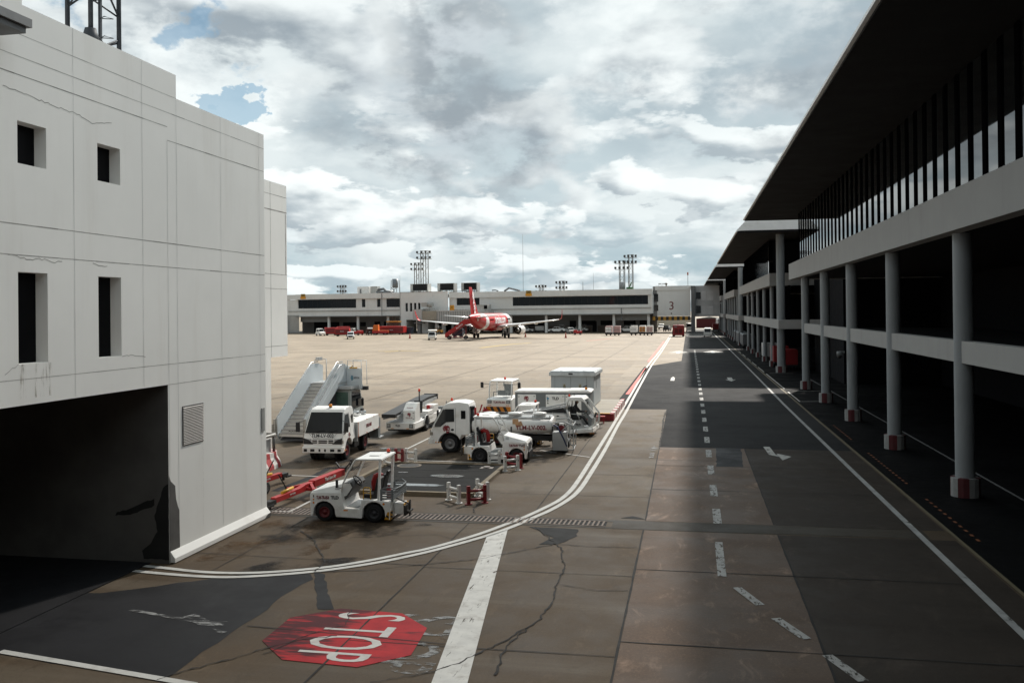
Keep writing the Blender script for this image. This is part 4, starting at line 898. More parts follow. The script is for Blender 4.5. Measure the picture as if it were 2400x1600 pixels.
    b=MB(); b.box(-1.70,.0,.2,-1.63,.5,.5); b.bar((-1.72,.1,.15),(-1.72,.1,.6),.04); b.bar((-1.76,.3,.15),(-1.76,.3,.6),.04); b.bar((-1.3,.3,.7),(-1.78,.3,.5),.035); b.box(-1.8,.05,.28,-1.62,.45,.33); b.build('tow_hook',mat('hook_black',(.04,.035,.03),.7),t)
    b=MB(); b.box(-1.64,.02,.25,-1.625,.48,.55); b.build('hitch_plate',M_hzy,t)
    for s in(1,-1):
        b=MB(); b.mi=0; b.box(-1.285,s*.58-.11,.10,-1.262,s*.58+.11,.34)
        b.mi=1
        for i in range(2): b.face([(-1.288,s*.58-.1,.12+.12*i),(-1.288,s*.58-.1,.18+.12*i),(-1.288,s*.58+.1,.24+.12*i),(-1.288,s*.58+.1,.18+.12*i)])
        b.build('hazard_marking',[M_hzy,M_blk],t)
        b=MB(); b.mi=0; b.prism([(-1.24,.11),(-1.10,.11),(-1.14,.2),(-1.20,.34),(-1.25,.34)],s*.7-.004*(s<0),s*.7+.004*(s>0)+.0,'y')
        b.mi=1; b.prism([(-1.23,.15),(-1.14,.2),(-1.17,.26),(-1.24,.21)],s*.7-.007*(s<0),s*.7+.007*(s>0),'y'); b.build('hazard_marking',[M_hzy,M_blk],t)
    b=MB(); b.box(1.22,-.5,.2,1.28,.5,.45); b.build('bumper',M_blk,t,.01)
    b=MB()
    for i in range(7): b.box(1.222,-.42,.50+.04*i,1.232,.42,.52+.04*i)
    b.build('grille',M_blk,t)
    for s in(1,-1):
        b=MB(); b.cyl((1.215,s*.52,.66),(1.245,s*.52,.66),.075,n=14); b.build('headlight',M_lens,t)
        for z,r in((.56,.028),(.66,.024)):
            b=MB(); b.cyl((1.10,s*.695,z),(1.10,s*.708,z),r,n=10); b.build('marker_lamp',M_amb,t)
        b=MB(); b.cyl((-1.08,s*.695,.57),(-1.08,s*.708,.57),.035,n=10); b.build('marker_lamp',M_amb,t)
        b=MB(); b.box(.03,s*.70-.006,.335,.16,s*.70+.006,.37); b.build('reflector',M_amb,t)
        b=MB(); b.box(1.085,s*.70-.004,.72,1.115,s*.70+.004,.79); b.build('decal',M_tblk,t)
        xd=(-s,0,0)
        text(t,code,.135,(.81 if s>0 else .66,s*.706,.715),xd,(0,0,1),M_tred,sx=.56,bold=.004)
        text(t,'TLD',.125,(.43 if s>0 else 1.0,s*.706,.72),xd,(0,0,1),M_tblk,sx=1.05,bold=.006)
    for x in(.77,-.77):
        for y in(.56,-.56): wheel(t,x,y,.275,.24,M_hub if x>0 else mat('wheel_dark',(.03,.03,.034),.6))
    return t
tug('nearest white baggage tug with a red hose and open cab, parked across the drain grate',(-10.01,25.95,0),181.5,'TLM-TR-054')
tug('white baggage tug facing right in front of the round tank truck',(-7.80,36.85,0),1.5,'TLM-TR-057')
tug('white roofed baggage tug mostly hidden between the tank truck and the long loader',(-8.05,41.5,0),181,'TLM-TR-055')
# ------------------------------------------------------------------ small trucks
def truck_cab(t,hub,code=None):
    W=.85
    def taper(b):
        for v in b.bm.verts:
            if v.co.z>1.2: v.co.y*=1-.13*min(1,(v.co.z-1.2)/.95)
    prof=[(.86,.40),(.88,.72),(.84,1.0),(.74,1.22),(.30,2.02),(.20,2.14),(.02,2.20),(-.45,2.23),(-.84,2.17),(-.90,2.02),(-.92,.80),(-.56,.78)]+[(x,z) for x,z in arc(0,.40,.50,160,8)]+[(.52,.40)]
    b=MB(); b.prism(prof,-W,W,'y'); taper(b); b.build('cab',M_vw,t,.035,3)
    b=MB(); q=[(.765,-.80,1.20),(.765,.80,1.20),(.312,.69,2.03),(.312,-.69,2.03)]
    n=Vector((.88,0,.48))*.016; inset=lambda k:[Vector(p)*1+n for p in q]
    b.face(inset(0)); b.build('windscreen',M_glass,t)
    b=MB()
    b.tube([(.80,-.5,1.25),(.72,.1,1.33)],.012,5); b.tube([(.80,.2,1.25),(.72,.62,1.33)],.012,5); b.build('wiper',M_blk,t)
    ys=lambda z:.85*(1-.13*max(0,min(1,(z-1.2)/.95)))+.006
    for s in(1,-1):
        win=[(.66,1.14),(.64,1.27),(.30,1.90),(.22,1.93),(-.20,1.93),(-.22,1.38),(.14,1.36),(.40,1.15)]
        b=MB(); b.face([(x,s*ys(z),z) for x,z in win]); b.build('side_window',M_glass,t)
        seam=[(.70,1.10),(.66,1.30),(.30,1.97),(-.27,1.97),(-.28,.80)]
        b=MB()
        for (x0,z0),(x1,z1) in zip(seam,seam[1:]): b.bar((x0,s*ys(z0),z0),(x1,s*ys(z1),z1),.012,.004)
        b.build('door_seam',M_vg,t)
        b=MB(); b.sphere((-.14,s*.856,1.03),.05,10,(1.4,.25,1)); b.build('door_handle',M_blk,t)
        b=MB(); b.box(-.72,s*ys(1.7)-.004,1.5,-.52,s*ys(1.7)+.003,1.86); b.build('quarter_window',M_glass,t)
        b=MB(); b.bar((.70,s*.83,1.25),(.95,s*1.02,1.30),.025); b.bar((.72,s*.8,1.75),(.95,s*1.02,1.68),.02); b.obox((.95,s*1.05,1.48),(.07,.17,.40)); b.build('mirror',M_blk,t,.02)
        b=MB(); b.prism([(.868,.74),(.868,.95),(.86,.99),(.86,.74)],s*.50,s*.82,'y') ; b.build('headlight',M_lens,t,.01)
        b=MB(); b.face([(.885,s*.40,.76),(.885,s*.83,.76),(.872,s*.84,1.02),(.880,s*.62,.95)]); b.build('headlight_surround',M_blk,t)
        b=MB(); b.box(.86,s*.845-.01,.78,.74,s*.845+.012,.92); b.build('turn_lamp',mat('turn_lens',(.30,.27,.22),.3),t)
        for i in range(3):
            b=MB(); b.box(.64-.11*i,s*.852-.006,.45,.58-.11*i,s*.852+.006,.49); b.build('reflector',M_amb,t)
        b=MB(); b.cyl((0,s*.35,.42),(0,s*.53,.42),.47,n=20); b.build('wheel_arch',M_blk,t)
    b=MB(); b.box(.82,-.87,.40,.95,.87,.66); b.prism([(.70,.42),(.84,.40),(.84,.64),(.70,.64)],-.875,.875,'y'); bp=b.build('bumper',M_vw,t,.02)
    b=MB()
    for y0,y1 in((-.80,-.66),(-.52,-.34),(-.16,-.08),(.08,.16),(.34,.52),(.66,.80)): b.box(.948,y0,.46,.956,y1,.57)
    b.build('bumper_slot',M_blk,bp)
    b=MB()
    for y0,y1 in((-.45,-.25),(-.18,.18),(.25,.45)):
        for z in(.80,.88): b.box(.86,y0,z,.893,y1,z+.045)
    b.build('grille',M_blk,t)
    b=MB(); b.bar((.886,-.40,1.0),(.846,-.60,1.20),.01); b.bar((.886,.40,1.0),(.846,.60,1.20),.01); b.box(.866,-.42,.985,.872,.42,.995); b.build('panel_line',M_vg,t)
    for y in(.66,-.66): wheel(t,0,y,.385,.22,hub)
    b=MB(); b.bar((-.9,-.35,.62),(-4.5,-.35,.62),.10,.2); b.bar((-.9,.35,.62),(-4.5,.35,.62),.10,.2); b.box(-1.7,-.72,.35,-1.1,-.42,.72); b.box(-1.75,.42,.35,-1.1,.74,.72); b.build('chassis',M_blk,t)
    b=MB(); b.cyl((-1.0,.62,.7),(-1.0,.62,1.95),.09,n=10); b.cyl((-1.0,.62,1.95),(-1.0,.62,2.05),.12,n=10); b.build('air_intake',M_blk,t)
T3=thing('tank_truck','white water service truck facing the camera with red lettering on its front','service truck',(-15.12,36.12,0),-86.5,'white service trucks')
truck_cab(T3,M_hub)
text(T3,'TLM-LV-003',.20,(.868+.03,0,1.115),(0,1,0),(-.2,0,1),M_tblk,sx=.95,bold=.004)
for s in(1,-1):
    lion(T3,(-.02,s*.856,1.06),.12,(-s,0,0),(0,s,0)); text(T3,'Thai Lion Air',.07,(.05,s*.858,.90),(-s,0,0),(0,0,1),M_tred,sx=.8)
beacon(T3,.0,0.05,2.21,M_amb,.11,.075)
b=MB(); b.box(-4.25,-.94,.80,-1.0,.94,1.46); tk=b.build('tank_body',M_vw,T3,.015)
b=MB(); b.box(-1.06,-.90,.62,-.985,.90,1.44); b.build('bulkhead',M_lg,T3)
b=MB()
for s in(1,-1):
    for x in(-1.05,-2.3,-3.4,-4.2): b.box(x-.06,s*.942-.006,1.42,x+.06,s*.942+.006,1.45); b.box(x-.05,s*.942-.006,.81,x+.05,s*.942+.006,.86)
    b.box(-1.06,s*.942-.006,.84,-1.02,s*.942+.006,1.42)
b.build('reflector',mat('reflector_rust',(.45,.10,.03),.5),T3)
for s in(1,-1): text(T3,'TLM-LV-003',.22,(-2.6,s*.948,1.14),(-s,0,0),(0,0,1),M_tred,sx=.75,bold=.003)
b=MB()
for x,y,r in((-1.25,.35,.17),(-1.55,-.3,.24),(-2.3,.1,.30)): b.lathe([(0,r),(.05,r),(.07,r*.8),(.08,.01)],(x,y,1.46),'z',18)
b.build('tank_lid',M_vw,tk)
b=MB(); b.box(-2.55,-.55,1.46,-2.2,-.2,1.68) ; b.build('yellow_box',M_yel,tk)
b=MB(); b.cyl((-3.2,0,1.46),(-3.2,0,1.72),.3,n=16); b.cyl((-2.9,.2,1.62),(-3.7,.2,1.62),.05,n=8); b.cyl((-3.9,.3,1.46),(-3.9,.3,1.65),.12,n=10); b.build('pump_fitting',M_chr,tk)
b=MB(); b.cyl((-2.9,-.3,1.46),(-2.9,-.3,1.75),.02,n=6); b.sphere((-2.9,-.3,1.82),.1,8); b.cyl((-3.3,-.35,1.7),(-3.3,-.35,2.0),.015,n=5); b.obox((-4.0,.2,1.68),(.2,.12,.12)); b.sphere((-1.2,-.55,1.55),.09,8); b.build('lamp',M_blk,tk)
b=MB(); b.box(-4.62,-.9,.35,-4.28,.9,1.25); b.box(-4.7,-.92,.3,-4.62,-.2,1.2); b.build('rear_locker',M_vg,T3)
b=MB(); b.box(-4.98,-.9,.36,-4.62,-.35,.95); b.box(-5.02,-.95,.30,-4.3,.95,.34); b.build('rear_step',M_lg,T3)
for y in(.62,-.62): wheel(T3,-2.62,y,.385,.30,M_hub)
b=MB()
for s in(1,-1):
    b.tube([(-2.62+.50*math.cos(R(a)),s*.8,.40+.50*math.sin(R(a))) for a in range(10,171,16)],.03,5)
b.build('mudguard',M_blk,T3)
T2=thing('tank_truck','white truck with a long round tank and rear rack, seen from its side','service truck',(-10.50,39.25,0),183,'white service trucks')
truck_cab(T2,M_hubg)
for s in(1,-1): lion(T2,(.14,s*.856,1.06),.21,(-s,0,0),(0,s,0)); text(T2,'service',.06,(.52,s*.858,.92),(-s,0,0),(0,0,1),mat('lettering_blue',(.05,.12,.2),.5)) if False else None
beacon(T2,.05,0,2.21,M_rbl,.12,.055)
b=MB(); ring=[(.80*math.copysign(abs(math.cos(a))**.7,math.cos(a)),1.18+.36*math.copysign(abs(math.sin(a))**.8,math.sin(a))) for a in [2*math.pi*i/28 for i in range(28)]]
sc_=lambda k,x:[(x,y*k,1.18+(z-1.18)*k) for y,z in ring]
b.loft([sc_(.8,-.96),sc_(1,-1.02),sc_(1,-4.50),sc_(.85,-4.58)]); tk=b.build('tank',M_vw,T2)
for s in(1,-1):
    text(T2,'TLM-LV-002',.27,(-3.62 if s>0 else -2.4,s*.812,1.13),(-s,0,0),(0,0,1),M_tred,sx=.95,bold=.006)
    text(T2,'น้ำดี' if False else 'LaGa',.10,(-4.25 if s>0 else -1.6,s*.81,1.08),(-s,0,0),(.12*s,0,1),M_tred,sx=.8)
b=MB(); b.box(-4.5,-.5,1.53,-1.0,.5,1.56); b.tube([(-1.05,.62,1.5),(-4.45,.62,1.5)],.025,6); b.tube([(-1.05,.62,1.5),(-1.05,.62,1.66),(-4.45,.62,1.66),(-4.45,.62,1.5)],.02,6); b.tube([(-1.05,-.62,1.5),(-1.05,-.62,1.66),(-4.45,-.62,1.66),(-4.45,-.62,1.5)],.02,6)
for x in(-1.9,-2.8,-3.7): b.bar((x,.62,1.5),(x,.62,1.66),.03)
b.build('walkway',M_lg,tk)
b=MB()
for x,r in((-1.7,.26),(-2.85,.30),(-3.95,.28)): b.lathe([(0,r),(.12,r),(.12,r*1.12),(.17,r*1.1),(.20,r*.5),(.21,.01)],(x,.1,1.55),'z',18)
b.build('tank_lid',M_vw,tk)
b=MB(); b.obox((-2.95,.80,1.40),(.26,.02,.22)); b.obox((-3.1,.805,1.28),(.3,.02,.2),(0,20,0)); b.build('rust_patch',mat('rust_orange',(.50,.30,.16),.8,0,.3,4,.6,(.25,.12,.05)),tk)
b=MB(); b.bar((-.98,-.2,.8),(-.98,-.2,1.9),.09); b.build('stay',M_vr,T2)
b=MB(); b.box(-5.20,.30,.16,-4.58,.86,.96); b.build('rear_locker',M_lg,T2,.01)
b=MB(); b.box(-4.60,-.8,.25,-4.56,.8,1.2); b.box(-5.25,-.75,.2,-4.6,.25,.5); b.build('rear_panel',M_blk,T2)
b=MB()
for y in(.8,-.6):
    b.tube([(-4.6,y,1.36),(-5.1,y,1.40),(-5.45,y,1.25),(-5.50,y,.9),(-5.48,y,.2),(-4.7,y,.2)],.028,6); b.bar((-5.0,y,.95),(-5.48,y,.3),.03)
    b.tube([(-4.9,y,.95),(-5.2,y,1.2),(-5.45,y,1.25)],.022,6); b.bar((-5.2,y,.2),(-5.2,y,1.35),.03)
for z in(.2,.9,1.25): b.bar((-5.48,.8,z),(-5.48,-.6,z),.03)
b.build('rear_frame',M_lg,T2)
b=MB(); b.tube([(-4.62,.84,1.28),(-4.8,.86,1.2),(-5.05,.86,.7),(-5.2,.87,.35)],.035,7); b.build('hose',mat('hose_blue',(.03,.04,.11),.5),T2)
b=MB(); b.cyl((-4.95,.55,1.12),(-4.95,.75,1.12),.13,n=12); b.box(-5.05,.5,.97,-4.85,.7,1.02); b.build('hose_reel',M_dred,T2)
b=MB(); b.obox((-4.95,.6,1.27),(.18,.16,.1)); b.build('pump_cover',M_vw,T2)
for y in(.62,-.62): wheel(T2,-3.3,y,.385,.30,M_hubg)
# ------------------------------------------------------------------ passenger stairs vehicle
PS=thing('passenger_stairs','white mobile boarding stairs with side panels and a driving cab under the landing','boarding stairs',(-18.9,40.5,0),-3.5)
M_pan=mat('stair_panel',(.60,.64,.66),.42,.1,.04,.6,.15,(.4,.42,.43))
NS=15; rise,run=2.30/NS,3.55/NS
b=MB(); b.mi=0
for i in range(NS):
    b.mi=0; b.box(-.68,i*run,.28+i*rise,.68,i*run+.02,.28+(i+1)*rise)
    b.mi=1; b.box(-.68,i*run-.03,.28+(i+1)*rise-.03,.68,(i+1)*run,.28+(i+1)*rise+.006)
b.build('steps',[mat('riser_grey',(.62,.60,.57),.5,.1,.08,2,.3,(.25,.22,.2)),mat('tread_dark',(.30,.29,.28),.5,.3)],PS)
text(PS,'AGA-PS-02',.13,(.02,.2,.52),(1,0,0),(0,0,1),M_tblk,sx=1.0)
sl_=2.30/3.55
for s in(-1,1):
    poly=[(-.12,.30),(-.12,1.18),(3.5,3.60),(4.15,3.60),(4.75,3.45),(4.75,2.5),(3.6,2.35),(.1,.12)]
    b=MB(); b.prism(poly,s*.72-.02,s*.72+.02,'x')
    p=b.build('side_panel',M_pan,PS)
    b=MB()
    for k_,off in enumerate((.30,.52,.70)):
        b.bar((s*.745,-.05,.20+off),(s*.745,3.6,.20+off+3.65*sl_*1.02),.02,.035)
    b.bar((s*.70,0,.34),(s*.70,3.5,.34+3.5*sl_),.05,.12); b.build('rib',M_pan,p)
    b=MB(); b.tube([(s*.72,-.16,.35),(s*.72,-.14,1.22),(s*.72,3.48,3.68),(s*.72,4.2,3.68)],.028,7); b.build('hand_rail',M_chr,p)
    b=MB(); b.tube([(s*.90,-.1,1.0),(s*.90,3.45,3.52),(s*.90,4.1,3.56)],.024,6)
    for q in(.5,1.8,3.0): b.bar((s*.74,q,1.35+q*sl_),(s*.9,q,1.35+q*sl_),.02)
    if s>0: b.build('outer_rail',M_chr,p)
    else: b.bm.free()
    b=MB(); b.box(s*.80-.06,-.28,.25,s*.80+.06,-.14,1.15); b.box(s*.86-.03,-.36,.25,s*.86+.03,-.24,.9); b.build('end_post',mat('post_tan',(.33,.31,.28),.5),PS)
b=MB(); b.prism([(-.05,.10),(3.6,2.42),(3.6,2.3),(3.7,.9),(2.0,.55),(.3,.05)],-.6,.6,'x'); b.build('stair_frame',mat('frame_dark',(.05,.05,.055),.6),PS)
b=MB(); b.box(-.75,3.55,2.50,.75,5.4,2.62); b.build('landing',M_lg,PS)
b=MB(); b.box(.78,4.6,1.95+.25,1.62,4.66,3.05+.25); b.box(.74,4.6,2.2,.80,5.4,3.4); w_=b.build('landing_wing',M_pan,PS,.02)
b=MB(); b.tube([(.80,4.62,3.3),(.80,4.62,3.72),(1.58,4.62,3.68),(1.60,4.62,2.9)],.022,6); b.tube([(.80,5.3,3.3),(.80,5.3,3.72),(1.58,5.3,3.68),(1.6,5.3,2.4)],.02,6); b.build('wing_rail',M_pan,w_)
b=MB(); b.box(.92,4.58,3.30,1.35,4.64,3.36); b.bar((.98,4.6,3.33),(1.1,4.6,3.46),.03); b.build('yellow_latch',M_yel,w_)
b=MB(); b.sphere((1.06,4.592,2.80),.13,10,(.6,.05,1.1)); b.build('emblem',mat('emblem_teal',(.12,.25,.32),.5),w_)
text(w_,'NESTOR',.13,(1.32,4.592,2.8),(1,0,0),(0,0,1),M_tblk,sx=.62)
b=MB(); b.tube([(-.72,5.2,2.6),(-.75,5.25,3.75),(-1.3,5.0,3.72),(-1.34,5.0,2.6)],.03,6); b.box(-.85,4.2,3.74,-.60,4.5,3.9); b.build('rear_rail',M_lg,PS)
b=MB(); b.box(1.5,4.75,2.15,1.85,4.95,2.35); b.build('bumper_pad',M_blk,PS)
# cab below landing
b=MB(); b.prism([(3.75,.45),(3.75,2.25),(5.0,2.28),(5.35,1.3),(5.45,.45)],.35,1.35,'x'); c_=b.build('cab',mat('cab_grey_white',(.38,.40,.38),.5),PS,.04)
b=MB(); b.box(.50,3.735,1.35,1.22,3.75,2.12); b.build('cab_window',mat('green_glass',(.10,.16,.13),.1,spec=.6),c_)
b=MB(); b.prism([(3.9,1.2),(3.9,2.15),(4.9,2.18),(5.2,1.3)],1.352,1.36,'x'); b.build('side_window',M_glass,c_)
b=MB(); b.box(.3,3.6,2.28,1.45,5.1,2.42); b.build('cab_roof',M_lg,c_)
b=MB(); b.obox((1.52,4.9,1.5),(.1,.12,.4)); b.bar((1.36,5,1.75),(1.55,4.95,1.7),.03); b.build('mirror',M_blk,c_,.02)
b=MB(); b.bar((.2,3.7,.3),(-.1,3.66,2.2),.08); b.bar((.2,3.72,2.2),(.35,3.66,.5),.1); b.build('cab_pillar',M_blk,PS)
b=MB(); b.box(-.7,1.2,.35,1.3,5.6,.6); b.build('chassis',M_blk,PS)
for y in(1.9,4.6):
    for x in(-.75,.95): 
        b=MB(); s=1 if x>0 else -1; b.lathe([(-.12,.2),(-.12,.34),(.12,.34),(.12,.2)],(x,y,.36),'x',18); b.build('wheel',M_tyre,PS)
# ------------------------------------------------------------------ belt loader
BL=thing('belt_loader','low white belt loader with a dark conveyor and square cabin box, beacon on a pole','belt loader',(-14.5,43.75,0),-92.5)
# local x forward (towards the camera), y left (towards +X world)
b=MB(); b.prism([(-.0,.28),(.02,.62),(-1.5,.64),(-2.6,.78),(-5.2,.78),(-5.2,.35),(-1.9,.30)],-.78,.78,'y'); b.build('body',M_vw,BL,.03)
b=MB(); b.box(-5,-.7,.2,-.1,.7,.35); b.build('chassis',M_blk,BL)
b=MB(); b.prism([(-.18,.62),(-.18,1.22),(-.62,1.58),(-.95,1.58),(-.95,.62)],.10,.74,'y'); cb_=b.build('cabin_box',M_vw,BL,.02)
lion(BL,(-.176,.42,1.02),.12,(0,1,0),(1,0,0)); text(BL,'Thai Lion Air',.085,(-.172,.42,.86),(0,1,0),(0,0,1),M_tred,sx=.8); text(BL,'TLM-BL-003',.085,(-.33,.42,1.30+.05),(0,1,0),(-.75,0,.65),M_tred,sx=.8)
b=MB()
for z in(.78,1.10): b.box(-.178,.62,z,-.170,.70,z+.025)
b.build('hinge',M_blk,cb_)
text(BL,'TLD',.13,(.022,-.12,.46),(0,1,0),(0,0,1),M_tblk,sx=1.05,bold=.005)
for y in(.6,-.62):
    b=MB(); b.box(.0,y-.1,.36,.028,y+.1,.56); h_=b.build('headlight_frame',M_blk,BL); b=MB(); b.box(.026,y-.07,.39,.034,y+.07,.53); b.build('headlight',M_lens,h_)
b=MB()
for y in(-.45,-.38,.38,.45): b.box(.0,y-.03,.31,.018,y+.03,.34)
b.build('reflector',M_amb,BL)
b=MB(); z0,z1=.98,1.38
b.prism([(.55,.92),(.55,1.10),(-4.6,1.50),(-6.0,1.52),(-6.0,1.34),(-4.6,1.30)],-.78,-.05,'y'); b.build('conveyor_belt',M_blk,BL)
b=MB()
for y in(-.04,-.79): b.prism([(.3,.80),(.35,.98),(-.3,1.05),(-4.6,1.36),(-6.0,1.40),(-6.0,1.25),(-4.6,1.16),(-.6,.78)],y-.02,y+.02,'y')
for i in range(3): b.prism([(-.2-.15*i,.86),(-.2-.15*i,1.10+.03*i),(-.32-.15*i,1.14+.03*i),(-.32-.15*i,.86)],-.02,.02,'y')
b.build('boom_frame',M_lg,BL)
b=MB(); b.box(-6.2,-.8,1.25,-6.0,-.02,1.55); b.build('end_roller',M_blk,BL)
b=MB(); b.cyl((-1.2,.62,.6),(-1.2,.62,2.1),.035,n=8); b.build('beacon_pole',M_blk,BL); beacon(BL,-1.2,.62,2.1,M_rbl,.14,.06)
b=MB(); b.obox((-1.35,.42,1.05),(.5,.46,.12)); b.obox((-1.58,.42,1.32),(.12,.46,.55),(0,-8,0)); b.build('seat',M_blk,BL,.03)
b=MB(); b.prism([(-2.1,.6),(-2.1,.98),(-2.9,1.02),(-2.9,.6)],.2,.80,'y'); b.box(-3.9,.25,.78,-3.1,.75,1.22); b.build('engine_cover',M_vw,BL,.02)
b=MB(); b.cyl((-2.95,.5,1.0),(-2.95,.5,1.22),.09,n=10); b.build('fuel_can',M_vr,BL)
for x in(-1.85,-4.4):
    for y in(.70,-.70): wheel(BL,x,y,.36,.24,M_hubg)
b=MB(); b.tube([(-1.85+.44*math.cos(R(a)),.80,.38+.44*math.sin(R(a))) for a in range(0,181,20)],.03,5); b.build('mudguard',M_vw,BL)
b=MB(); b.box(-5.6,-.3,.3,-5.2,.7,.9); b.bar((-5.5,.7,.3),(-5.5,.7,1.2),.04); b.build('rear_panel',M_vg,BL)
# ------------------------------------------------------------------ long streamlined loader with driver
LD=thing('cargo_loader','long white low loader with a swept body and open cab where a driver sits','loader vehicle',(-6.05,45.2,0),-4,)
# local x forward (+X world), camera sees right side (y negative)
prof=[(-3.3,.35),(-3.3,.78),(-3.0,.92),(-2.55,1.03),(-2.1,1.10),(0.02,1.10),(.10,.92),(.30,.30),(.34,.26),(1.38,.40),(1.42,.24),(.16,.07),(-.05,.2),(-.05,.34)]+arc(-.22,.30,.36,15,165)+[(-.62,.22),(-2.2,.22)]+arc(-2.55,.30,.36,0,180)+[(-3.0,.30)]
b=MB(); b.prism([(-3.3,.35),(-3.3,.78),(-3.0,.92),(-2.55,1.03),(-2.1,1.10),(.02,1.10),(.10,.92),(.30,.30),(1.40,.42),(1.42,.22),(.16,.10),(.14,.26)]+arc(-.22,.28,.36,0,180)+[(-.64,.20),(-2.18,.20)]+arc(-2.55,.28,.36,0,180)+[(-3.0,.3)],-.95,.95,'y'); bd=b.build('body',M_vw,LD,.03)
b=MB(); b.prism([(-1.55,1.16),(-.10,1.40),(.02,1.18)],-.80,.80,'y'); b.build('black_wedge',M_blk,LD)
b=MB(); b.tube([(-2.2,-.86,1.14),(-1.4,-.86,1.20),(-.25,-.86,1.46)],.035,6); b.tube([(-2.2,.86,1.14),(-1.4,.86,1.20),(-.25,.86,1.46)],.035,6); b.box(-2.1,-.93,1.10,.0,.93,1.15); b.build('side_rail',M_lg,LD)
cabo=[(.04,1.30),(.08,1.68),(.14,1.78),(.80,1.78),(.96,1.70),(1.12,1.48),(1.45,1.05),(1.47,.90),(1.44,.55),(1.22,.42),(.38,.30)]
for s in(1,-1):
    b=MB(); b.tube([(x,s*.62,z) for x,z in cabo]+[(.2,s*.62,.75),(.04,s*.62,1.30)],.05,7); b.build('cab_frame',M_vw,LD)
    b=MB(); b.prism([(.36,.33),(.42,.78),(.72,.78),(.92,.50),(1.0,.42)],s*.64-.02,s*.64+.02,'y'); q=b.build('door_panel',M_lg,LD,.01); text(q,'TLD',.15,(.62,s*.668,.55),(-s,0,0),(0,0,1),M_tblk,sx=1.05,bold=.006)
    b=MB(); b.tube([(.26,s*.64,1.08),(.55,s*.64,1.08),(.66,s*.64,.95),(.68,s*.64,.78)],.025,6); b.build('grab_rail',M_lg,LD)
b=MB(); b.prism([(.06,1.78),(.12,1.90),(.80,1.92),(.95,1.78)],-.66,.66,'y'); rf=b.build('roof',M_vw,LD,.02); beacon(rf,.13,-.4,1.91,M_rbl,.1,.055)
b=MB(); b.cyl((.13,-.2,1.9),(.13,-.2,2.10),.015,n=5); b.cyl((.32,-.1,1.9),(.32,-.1,2.10),.015,n=5); b.build('aerial',M_blk,rf)
b=MB(); b.face([(.97,-.6,1.70),(1.45,-.6,1.05),(1.45,.6,1.05),(.97,.6,1.70)]); b.face([(1.45,-.6,1.05),(1.43,-.6,.5),(1.43,.6,.5),(1.45,.6,1.05)]); b.build('windscreen',M_clear,LD)
b=MB(); b.box(.2,-.6,.32,1.38,.6,.40); b.prism([(1.25,.40),(1.30,.85),(1.12,1.02),(1.05,.95),(1.15,.40)],-.5,.5,'y'); b.build('cab_floor',M_vg,LD)
b=MB(); b.obox((.45,-.15,.82),(.46,.46,.14)); b.obox((.20,-.15,1.12),(.11,.44,.60),(0,-8,0)); b.box(.3,-.3,.4,.6,0,.78); b.build('seat',M_blk,LD,.03)
b=MB(); c=Vector((.94,-.15,1.12)); ax=Vector((-.6,0,.8)); u=Vector((0,1,0)); v=ax.cross(u); b.tube([c+u*.18*math.cos(2*math.pi*i/16)+v*.18*math.sin(2*math.pi*i/16) for i in range(17)],.016,6); b.bar(c-u*.18,c+u*.18,.02); b.bar(c,c-ax*.3,.04); b.build('steering_wheel',M_blk,LD)
b=MB(); b.bar((1.42,-.62,1.0),(1.52,-.78,1.08),.02); b.obox((1.54,-.85,1.10),(.08,.2,.26),(0,20,0)); b.tube([(1.0,-.62,1.72),(1.1,-.7,1.74),(1.16,-.72,1.66)],.015,5); b.obox((1.12,-.7,1.66),(.06,.14,.12)); b.build('mirror',M_blk,LD)
for x0 in(.42,1.26):
    b=MB(); 
    for i in range(3): b.box(x0+.08*i,-.957,.13+.04*(x0>1),x0+.05+.08*i,-.948,.16+.04*(x0>1))
    b.build('reflector',M_amb,LD)
b=MB(); b.box(-.86,-.957,.62,-.78,-.949,1.06); b.build('filler_slot',M_blk,LD)
b=MB(); b.sphere((-.35,-.955,1.0),.05,10,(1.3,.15,.7)); b.sphere((-2.2,-.955,1.0),.05,10,(1.3,.15,.7)); b.build('handle',M_blk,LD)
lion(LD,(-1.40,-.955,.93),.14,(1,0,0),(0,-1,0)); text(LD,'Thai Lion Air',.12,(-1.40,-.957,.73),(1,0,0),(0,0,1),M_tred,sx=.85); text(LD,'TLM-BB-001',.22,(-1.35,-.957,.52),(1,0,0),(0,0,1),M_tblk,sx=.85,bold=.004)
for x in(-.22,-2.55):
    for y in(.82,-.82): wheel(LD,x,y,.29,.22,mat('wheel_dark',(.03,.03,.034),.6))
# ------------------------------------------------------------------ people helper: one continuous skinned body
def person(name,label,loc,rz,V,E,mats,radii,group=None):
    t=thing(name,label,'person',loc,rz,group)
    me=bpy.data.meshes.new('body'); me.from_pydata(V,E,[]); me.materials.append(mats); o=bpy.data.objects.new('body',me); col.objects.link(o); o.parent=t
    sk=o.modifiers.new('skin','SKIN'); lay=me.skin_vertices[0] if len(me.skin_vertices) else me.attributes and None
    if lay is None:
        bmx=bmesh.new(); bmx.from_mesh(me); l=bmx.verts.layers.skin.verify(); bmx.to_mesh(me); bmx.free(); lay=me.skin_vertices[0]
    for i,r in enumerate(radii): lay.data[i].radius=(r,r); lay.data[i].use_root=(i==0)
    sk.use_smooth_shade=True
    ss=o.modifiers.new('sub','SUBSURF'); ss.levels=2; ss.render_levels=2
    return t,o
M_cloth=mat('dark_uniform',(.028,.028,.032),.8); M_skin=mat('skin_tone',(.20,.12,.08),.6); M_vest=mat('grey_vest',(.16,.17,.16),.8)
